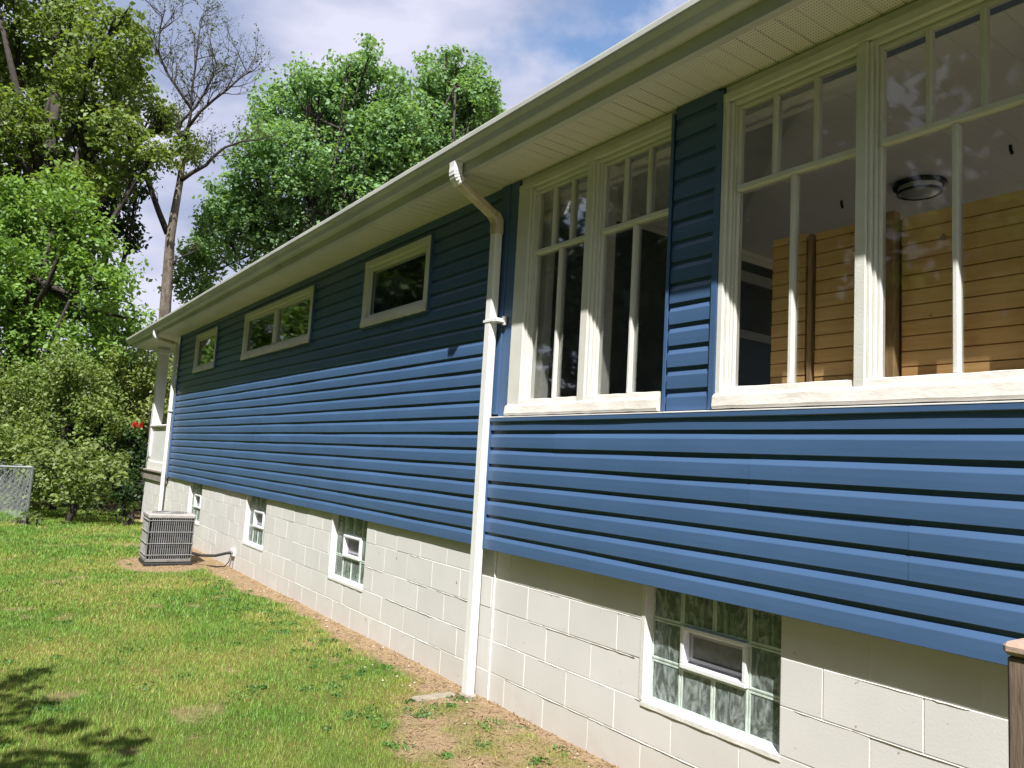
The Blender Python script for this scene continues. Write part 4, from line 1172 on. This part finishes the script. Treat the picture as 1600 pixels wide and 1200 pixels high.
# two maples behind the roof
tree('broad green maple rising behind the roof with a spiky top', 'tree', (-17.5, 4.6, GZ),
     px([(565, 175, 70), (572, 118, 28), (577, 84, 13), (580, 66, 7), (545, 100, 9), (600, 108, 10), (520, 118, 9), (452, 128, 9), (412, 175, 10), (610, 122, 9), (500, 128, 9), (500, 165, 55), (480, 130, 22), (440, 190, 48), (430, 140, 16), (450, 262, 80), (560, 265, 95), (385, 320, 62), (430, 360, 75), (520, 350, 80), (345, 345, 40), (330, 395, 42), (300, 440, 36), (605, 210, 60), (630, 165, 34), (620, 135, 18), (540, 120, 34), (470, 108, 12), (395, 240, 34), (415, 205, 26), (600, 330, 70)], 24, 1.0),
     72, 42, 0.135, *G_MAPLE, crad=0.40, tr=0.13)
tree('narrower green maple behind the roof, right of the broad one', 'tree', (-15.6, 8.0, GZ),
     px([(700, 165, 56), (712, 118, 28), (668, 122, 22), (664, 95, 11), (697, 90, 9), (716, 86, 8), (742, 100, 9), (765, 140, 10), (776, 165, 9), (682, 98, 8), (745, 150, 38), (765, 185, 24), (650, 210, 62), (730, 200, 50), (690, 260, 70), (635, 270, 60), (755, 215, 28), (742, 118, 16)], 25, 0.8),
     75, 42, 0.135, *G_MAPLE, crad=0.38, tr=0.11)
# tall tree at the left edge
tree('tall olive green tree filling the upper left corner', 'tree', (-19.5, -2.4, GZ),
     px([(30, 40, 85), (110, 40, 70), (165, 75, 55), (60, 130, 90), (150, 140, 75), (205, 110, 38), (215, 165, 48), (190, 205, 50), (60, 220, 90), (140, 240, 70), (0, 190, 70), (30, 290, 60), (110, 300, 50), (250, 175, 26), (262, 195, 22), (190, 30, 26), (-60, 120, 90), (-70, 260, 90), (-20, -60, 90), (90, -70, 80), (230, 250, 35), (215, 62, 24), (285, 235, 30), (180, 285, 32)], 21, 1.6),
     50, 44, 0.125, *G_OLIVE, crad=0.38, tr=0.35)
tree('dark leafed tree half hidden behind the bare tree', 'tree', (-20.5, -0.2, GZ),
     px([(175, 320, 38), (200, 365, 26), (150, 345, 50), (165, 290, 40), (215, 300, 18), (110, 370, 60), (205, 385, 14), (60, 350, 60)], 22.5, 0.6),
     40, 34, 0.14, *G_DARK, crad=0.34, tr=0.2)
tree('bright green tree below the tall olive tree at the left', 'tree', (-17.2, -2.6, GZ),
     px([(40, 320, 50), (95, 300, 42), (120, 330, 45), (60, 390, 80), (140, 400, 62), (30, 460, 85), (110, 470, 80), (170, 450, 45), (180, 500, 42), (60, 550, 80), (140, 545, 60), (200, 530, 30), (-40, 400, 80), (-60, 520, 90), (20, 360, 55), (215, 500, 18)], 18, 1.2),
     60, 40, 0.11, *G_BRIGHT, crad=0.33, tr=0.22)
# shrubs along the edge of the lawn
def shrub(label, lst, depth, col, dens=100, size=0.08, n_per=36, crad=0.24, dj=0.5, group=None):
    lob = px(lst, depth, dj)
    cx = sum(l_[0][0] for l_ in lob)/len(lob); cy = sum(l_[0][1] for l_ in lob)/len(lob)
    return tree(label, 'shrub', (cx, cy, GZ), lob, dens, n_per, size, *col, name='shrub', crad=crad, tr=0.06, group=group)
shrub('pale yellow green shrub behind the porch corner', [(215, 595, 50), (255, 590, 40), (180, 580, 45), (240, 640, 45), (268, 630, 32), (200, 640, 45), (250, 555, 22), (285, 575, 20)], 17.6, ((0.14, 0.19, 0.05), (0.35, 0.42, 0.15)), dens=110)
shrub('pale shrub mass in the middle of the bush row', [(130, 610, 55), (80, 620, 55), (150, 660, 50), (60, 660, 55), (110, 570, 40), (20, 600, 45), (160, 625, 40)], 16.2, G_SHRUB)
shrub('low round bush right of the chain link fence', [(90, 735, 42), (130, 725, 42), (165, 735, 32), (60, 720, 40), (110, 765, 30), (150, 770, 24), (75, 770, 26)], 14.2, ((0.10, 0.155, 0.04), (0.27, 0.34, 0.12)), size=0.085)
shrub('bush behind the chain link fence at the left edge', [(15, 700, 55), (-30, 720, 60), (40, 680, 50), (15, 770, 45), (-40, 790, 60), (50, 760, 30)], 15.6, G_SHRUB)
shrub('deep green shrub beside the porch foundation', [(205, 700, 36), (190, 740, 34), (215, 750, 26), (175, 700, 34), (200, 775, 24), (150, 785, 22)], 15.8, ((0.022, 0.048, 0.018), (0.055, 0.11, 0.03)), size=0.08)
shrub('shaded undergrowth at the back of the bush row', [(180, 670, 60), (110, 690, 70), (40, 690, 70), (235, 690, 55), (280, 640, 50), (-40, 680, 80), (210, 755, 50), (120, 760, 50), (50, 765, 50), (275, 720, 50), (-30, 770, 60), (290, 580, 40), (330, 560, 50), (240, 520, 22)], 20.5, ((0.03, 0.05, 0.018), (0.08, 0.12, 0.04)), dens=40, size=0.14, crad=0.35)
shrub('small weed clump at the foot of the porch wall', [(195, 795, 9), (212, 790, 8), (180, 800, 7)], 14.3, ((0.08, 0.14, 0.03), (0.2, 0.3, 0.08)), dens=160, size=0.06, n_per=14, crad=0.08, dj=0.1)
shrub('low weeds growing through the foot of the fence', [(30, 815, 12), (15, 825, 10), (45, 805, 12), (5, 815, 12), (60, 812, 8)], 13.3, ((0.05, 0.09, 0.02), (0.16, 0.2, 0.06)), dens=160, size=0.06, n_per=14, crad=0.09, dj=0.1)
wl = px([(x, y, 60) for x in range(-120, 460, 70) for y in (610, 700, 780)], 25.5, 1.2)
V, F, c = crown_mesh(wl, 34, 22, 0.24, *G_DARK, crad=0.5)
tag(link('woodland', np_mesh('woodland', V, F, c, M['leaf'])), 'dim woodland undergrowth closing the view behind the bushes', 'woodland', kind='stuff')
# unseen trees added behind the camera to block sky light and darken pane reflections
OPP = ['leafy tree across the lawn opposite the middle of the house', 'wide leafy tree across the lawn opposite the tall white downspout', 'leafy tree across the lawn straight opposite the large windows', 'largest leafy tree across the lawn at its right end', 'leafy tree across the lawn near the fence', 'slender tree across the lawn opposite the air conditioner', 'leafy tree across the lawn beyond the house end behind the camera', 'leafy tree on the fence line left of the bush row', 'tall leafy tree beyond the fence, in the front row farthest left', 'tall broad tree in the second row beyond the fence', 'tallest and most distant broad tree beyond the fence']
for k, (x, y, r_) in enumerate(((-7.5, -12.5, 2.9), (-2.5, -13.5, 3.2), (3.0, -13, 3.1), (8.5, -14, 3.4), (-18, -12.5, 2.9), (-12.8, -12.8, 3.0), (14, -11, 3.2), (-23, -7.5, 2.9), (-29, -11, 3.2), (-26, -14.5, 3.9), (-34, -15.5, 4.2))):
    lob = [((x+random.uniform(-1, 1)*r_*.5, y+random.uniform(-1, 1)*r_*.35, 0.7+r_*0.66*j+random.uniform(-.3, .3)), r_*(0.98-0.065*j)) for j in range(8)]
    tree(OPP[k], 'tree', (x, y, GZ), lob, 17, 18, 0.46, *G_DARK, crad=0.8, tr=0.25)
# the tree whose twigs throw the shade in the lower left corner of the lawn
tree('young leafy tree on the lawn left of the view, shading the nearest grass', 'tree', (2.6, -7.2, GZ),
     [((0.50, -4.15, 2.85), 0.52), ((1.50, -3.98, 2.90), 0.40), ((1.0, -4.7, 3.0), 0.5), ((2.2, -5.9, 3.2), 0.9), ((1.2, -5.9, 3.3), 0.8), ((3.2, -7.1, 3.4), 1.2)],
     60, 26, 0.10, *G_BRIGHT, crad=0.22, tr=0.1)

# red blossoms beside the porch post
rd = MB()
for i in range(26):
    c = at(215+random.uniform(-7, 7), 664+random.uniform(-3.5, 3.5), 14.9+random.uniform(-.08, .08)); r_ = 0.022
    for k in range(3):
        n_ = Vector((random.uniform(-1, 1), random.uniform(-1, 1), random.uniform(-.3, 1))).normalized()
        t_ = n_.orthogonal().normalized(); b_ = n_.cross(t_)
        rd.face([c+t_*r_*1.4, c+b_*r_, c-t_*r_*1.4, c-b_*r_])
tag(rd.build('red_flowers', M['red']), 'small cluster of red flowers left of the porch railing', 'flowers')

# ------------------------------------------------------------------ bare tree
def bare_tree():
    D = 20.0
    base = at(256, 560, D); base.z = GZ
    root = tag(empty('bare_tree', base), 'nearly bare tree with a pale forked trunk and dark twiggy limbs', 'tree')
    P = lambda x, y, d=0: at(x, y, D+d)-base
    mb = MB()
    tr = [Vector((0, 0, -0.2)), P(256, 600), P(257, 500), P(262, 430), P(266, 372), P(273, 330, .1), P(281, 285, .15), P(287, 240, .1), P(293, 200, .2)]
    mb.tube(tr, [0.20, 0.165, 0.145, 0.13, 0.115, 0.10, 0.085, 0.07, 0.055], 10)
    mb.build('trunk', M['bark_pale'], root, True)
    rnd = random.Random(3)
    def limb(pts, r0, r1, seeds, name='limb', tw=1.0):
        mb = MB(); n = len(pts)
        mb.tube(pts, [r0+(r1-r0)*i/(n-1) for i in range(n)], 7)
        # twigs
        def twig(p, d, ln, r_, lev):
            q = p; pp = [p]; dd = d
            for k in range(4):
                dd = (dd+Vector((rnd.uniform(-.35, .35), rnd.uniform(-.35, .35), rnd.uniform(-.15, .35)))).normalized()
                q = q+dd*ln/4; pp.append(q)
            mb.tube(pp, [r_, r_*.8, r_*.6, r_*.45, r_*.3], 4, False)
            tips.append(pp[-1]); tips.append(pp[-2])
            if lev > 0:
                for k in (1, 2, 3, 4):
                    if rnd.random() < 0.85:
                        nd = (dd+Vector((rnd.uniform(-1, 1), rnd.uniform(-1, 1), rnd.uniform(-.5, .8)))).normalized()
                        twig(pp[k], nd, ln*0.62, r_*0.5, lev-1)
        for i in range(max(1, n//3), n):
            for k in range(seeds):
                d = (pts[i]-pts[i-1]).normalized()
                nd = (d*0.7+Vector((rnd.uniform(-.8, .8), rnd.uniform(-.8, .8), rnd.uniform(-.1, .8)))).normalized()
                twig(pts[i].lerp(pts[i-1], rnd.random()), nd, rnd.uniform(0.55, 1.0)*tw, 0.017, 2)
        mb.build(name, M['bark_dark'], root, True)
    tips = []
    limb([P(262, 365), P(248, 330), P(232, 285), P(215, 245), P(200, 210), P(185, 170), P(172, 140), P(158, 120)], 0.085, 0.025, 2, tw=0.9)
    limb([P(232, 285), P(222, 250), P(190, 232), P(160, 215), P(150, 205)], 0.04, 0.015, 2, tw=0.8)
    limb([P(283, 282), P(300, 270), P(322, 258), P(335, 243), P(352, 230), P(378, 221), P(408, 218)], 0.06, 0.018, 2, tw=0.8)
    limb([P(292, 205), P(280, 215), P(278, 205), P(285, 188), P(305, 168), P(320, 145), P(332, 120), P(340, 100)], 0.05, 0.016, 3)
    limb([P(293, 200), P(312, 175), P(335, 155), P(355, 140), P(375, 122), P(392, 110)], 0.045, 0.014, 3)
    limb([P(300, 172), P(285, 150), P(268, 125), P(258, 108), P(248, 80), P(250, 45), P(258, 15)], 0.04, 0.012, 3)
    limb([P(290, 215), P(298, 180), P(300, 140), P(306, 100), P(310, 60), P(316, 25)], 0.04, 0.012, 3)
    limb([P(262, 430), P(275, 405), P(292, 398), P(305, 392)], 0.03, 0.012, 1, tw=0.4)
    # sparse small leaves at the twig tips
    T = np.array([tuple(t) for t in tips])
    T = T[rng.random(len(T)) < 0.5]
    V, F, c = leaves(T, np.full(len(T), 0.10), 3, 0.055, (0.05, 0.07, 0.02), (0.12, 0.15, 0.05))
    V0, F0, c0 = V, F, c
    # tufts of fresh leaves on the upper trunk
    C2 = np.array([tuple(P(x, y)) for x, y in ((287, 230), (292, 215), (300, 210), (283, 250), (296, 235), (308, 225), (278, 262), (300, 248), (318, 235))])
    V, F, c = leaves(C2, np.full(len(C2), 0.32), 60, 0.09, *G_OLIVE)
    link('crown', np_mesh('crown', np.concatenate([V0, V]), np.concatenate([F0, F+len(V0)]), np.concatenate([c0, c]), M['leaf']), root)
bare_tree()

# ------------------------------------------------------------------ grass
def grass():
    Vs, Fs, Cs = [], [], []
    cam2 = np.array([CAM.x, CAM.y])
    tot = 0
    for (r0, r1, dens, hh, ww) in ((0.8, 4.5, 19000, 0.020, 0.0024), (4.5, 7.5, 10500, 0.023, 0.0038), (7.5, 11.5, 5200, 0.027, 0.006), (11.5, 19, 1900, 0.034, 0.010)):
        # candidate area: the lawn strip in front of the wall
        x0, x1, y0, y1 = max(-16, CAM.x-r1), min(3.0, CAM.x-0.2), -4.6, 0.0
        if r0 > 11: y0, y1 = -4.6, 1.5
        n = int((x1-x0)*(y1-y0)*dens)
        x = rng.uniform(x0, x1, n); y = rng.uniform(y0, y1, n)
        r_ = np.hypot(x-cam2[0], y-cam2[1])
        k = (r_ >= r0) & (r_ < r1)
        # keep what a camera here or a step to the side can see
        ang = np.arctan2(y-(CAM.y), -(x-CAM.x))
        k &= (ang > R(-14)) & (ang < R(75))
        k &= ~((y > -0.02) & (x > -13.0))
        x = x[k]; y = y[k]
        b = bare(x, y); dr = dry(x, y)
        keep = rng.random(len(x)) < (1.0-0.93*b)
        clump = fbm(x+3, y+8, 9, 2)
        keep &= rng.random(len(x)) < np.clip(0.45+1.3*(clump-0.2), 0, 1)
        x = x[keep]; y = y[keep]; b = b[keep]; dr = dr[keep]; clump = clump[keep]
        m = len(x)
        z = gheight(x, y)
        a = rng.uniform(0, 2*np.pi, m); lean = rng.uniform(0.15, 1.1, m)
        tall = 0.75+0.7*fbm(x-7, y+2, 2.2, 3)
        h = hh*(0.5+0.8*rng.random(m))*(1-0.4*b)*tall; w = ww*(0.7+0.6*rng.random(m))
        dx, dy = np.cos(a), np.sin(a)
        px_, py_ = -dy*w/2, dx*w/2
        tx, ty = dx*h*lean, dy*h*lean
        v0 = np.stack([x-px_, y-py_, z-0.004], -1); v1 = np.stack([x+px_, y+py_, z-0.004], -1)
        v2 = np.stack([x+tx, y+ty, z+h], -1)
        V = np.stack([v0, v1, v2], 1).reshape(-1, 3)
        u = np.clip(dr*0.75+0.35*(rng.random(m)-0.3)+b*0.5, 0, 1)[:, None]
        g1 = np.array([0.122, 0.262, 0.036]); g2 = np.array([0.265, 0.345, 0.060]); st = np.array([0.40, 0.31, 0.13])
        c = g1*(1-u)+g2*u
        isst = (rng.random(m) < (0.04+0.24*dr**2+0.5*b))[:, None]
        c = np.where(isst, st*(0.7+0.5*rng.random((m, 1))), c)*(0.75+0.5*rng.random((m, 1)))
        Vs.append(V); Cs.append(np.repeat(np.concatenate([c, np.ones((m, 1))], 1), 3, axis=0)); tot += m
    V = np.concatenate(Vs); C_ = np.concatenate(Cs)
    o = link('grass', np_mesh('grass', V, np.arange(len(V)).reshape(-1, 3), C_, M['grass']))
    tag(o, 'short mown lawn grass with yellowed patches along the house', 'grass', kind='stuff')
grass()

# dry litter and pebbles on the bare soil
def litter():
    n = 16000
    x = rng.uniform(-9, 2.8, n); y = rng.uniform(-1.5, -0.01, n)
    b = bare(x, y); k = rng.random(n) < b*0.9
    x = x[k]; y = y[k]; m = len(x); z = gheight(x, y)+0.007
    a = rng.uniform(0, 2*np.pi, m); ln = rng.uniform(0.012, 0.045, m); w = rng.uniform(0.0012, 0.0035, m)
    dx, dy = np.cos(a), np.sin(a)
    e = rng.uniform(0, 0.012, m)
    v = np.stack([np.stack([x-dx*ln/2-dy*w, y-dy*ln/2+dx*w, z], -1), np.stack([x-dx*ln/2+dy*w, y-dy*ln/2-dx*w, z], -1),
                  np.stack([x+dx*ln/2+dy*w, y+dy*ln/2-dx*w, z+e], -1), np.stack([x+dx*ln/2-dy*w, y+dy*ln/2+dx*w, z+e], -1)], 1).reshape(-1, 3)
    u = rng.random((m, 1))
    c = np.array([0.42, 0.31, 0.17])*(1-u)+np.array([0.15, 0.085, 0.045])*u
    c = np.repeat(np.concatenate([c, np.ones((m, 1))], 1), 4, axis=0)
    tag(link('dry_grass_litter', np_mesh('dry_grass_litter', v, np.arange(4*m).reshape(-1, 4), c, M['grass'])), 'straw and dead grass lying on the bare soil along the foundation', 'litter', kind='stuff')
    mb = MB()
    for i in range(90):
        xx = random.uniform(-6.5, 2.4); yy = -random.uniform(0.03, 0.45); r_ = random.uniform(0.004, 0.014)
        zz = float(gheight(np.array(xx), np.array(yy)))+r_*0.4
        pts = [Vector((random.uniform(.7, 1.1)*math.cos(k*math.pi/3), random.uniform(.7, 1.1)*math.sin(k*math.pi/3), 0))*r_ for k in range(6)]
        c0 = Vector((xx, yy, zz)); b0 = len(mb.v)
        mb.v += [tuple(c0+p) for p in pts]+[tuple(c0+Vector((0, 0, r_*.8)))]
        for k in range(6): mb.f.append((b0+k, b0+(k+1) % 6, b0+6)); mb.m.append(0)
    tag(mb.build('pebbles', M['stone']), 'small pale pebbles scattered on the bare soil', 'pebbles', kind='stuff')
litter()

# clover and broad-leaved weeds in the turf, thickest along the bare strip
def weeds():
    cs = []
    for i in range(150):
        if i < 60:
            xx = random.uniform(-5.6, -1.0); yy = -random.uniform(0.28, 0.75)
        elif i < 85:
            xx = random.uniform(-0.6, 1.0); yy = -random.uniform(0.1, 1.0)
        else:
            xx = random.uniform(-9, 0.2); yy = -random.uniform(0.6, 2.7)
        cs.append((xx, yy, float(gheight(np.array(xx), np.array(yy)))+0.014))
    cs = np.array(cs)
    V, F, c = leaves(cs, rng.uniform(0.03, 0.11, len(cs)), 34, 0.020, (0.045, 0.12, 0.025), (0.11, 0.22, 0.05), 0.16)
    tag(link('weeds', np_mesh('weeds', V, F, c, M['grass'])), 'clover and small broad-leaved weeds dotted through the lawn near the bare strip', 'weeds', kind='stuff')
weeds()
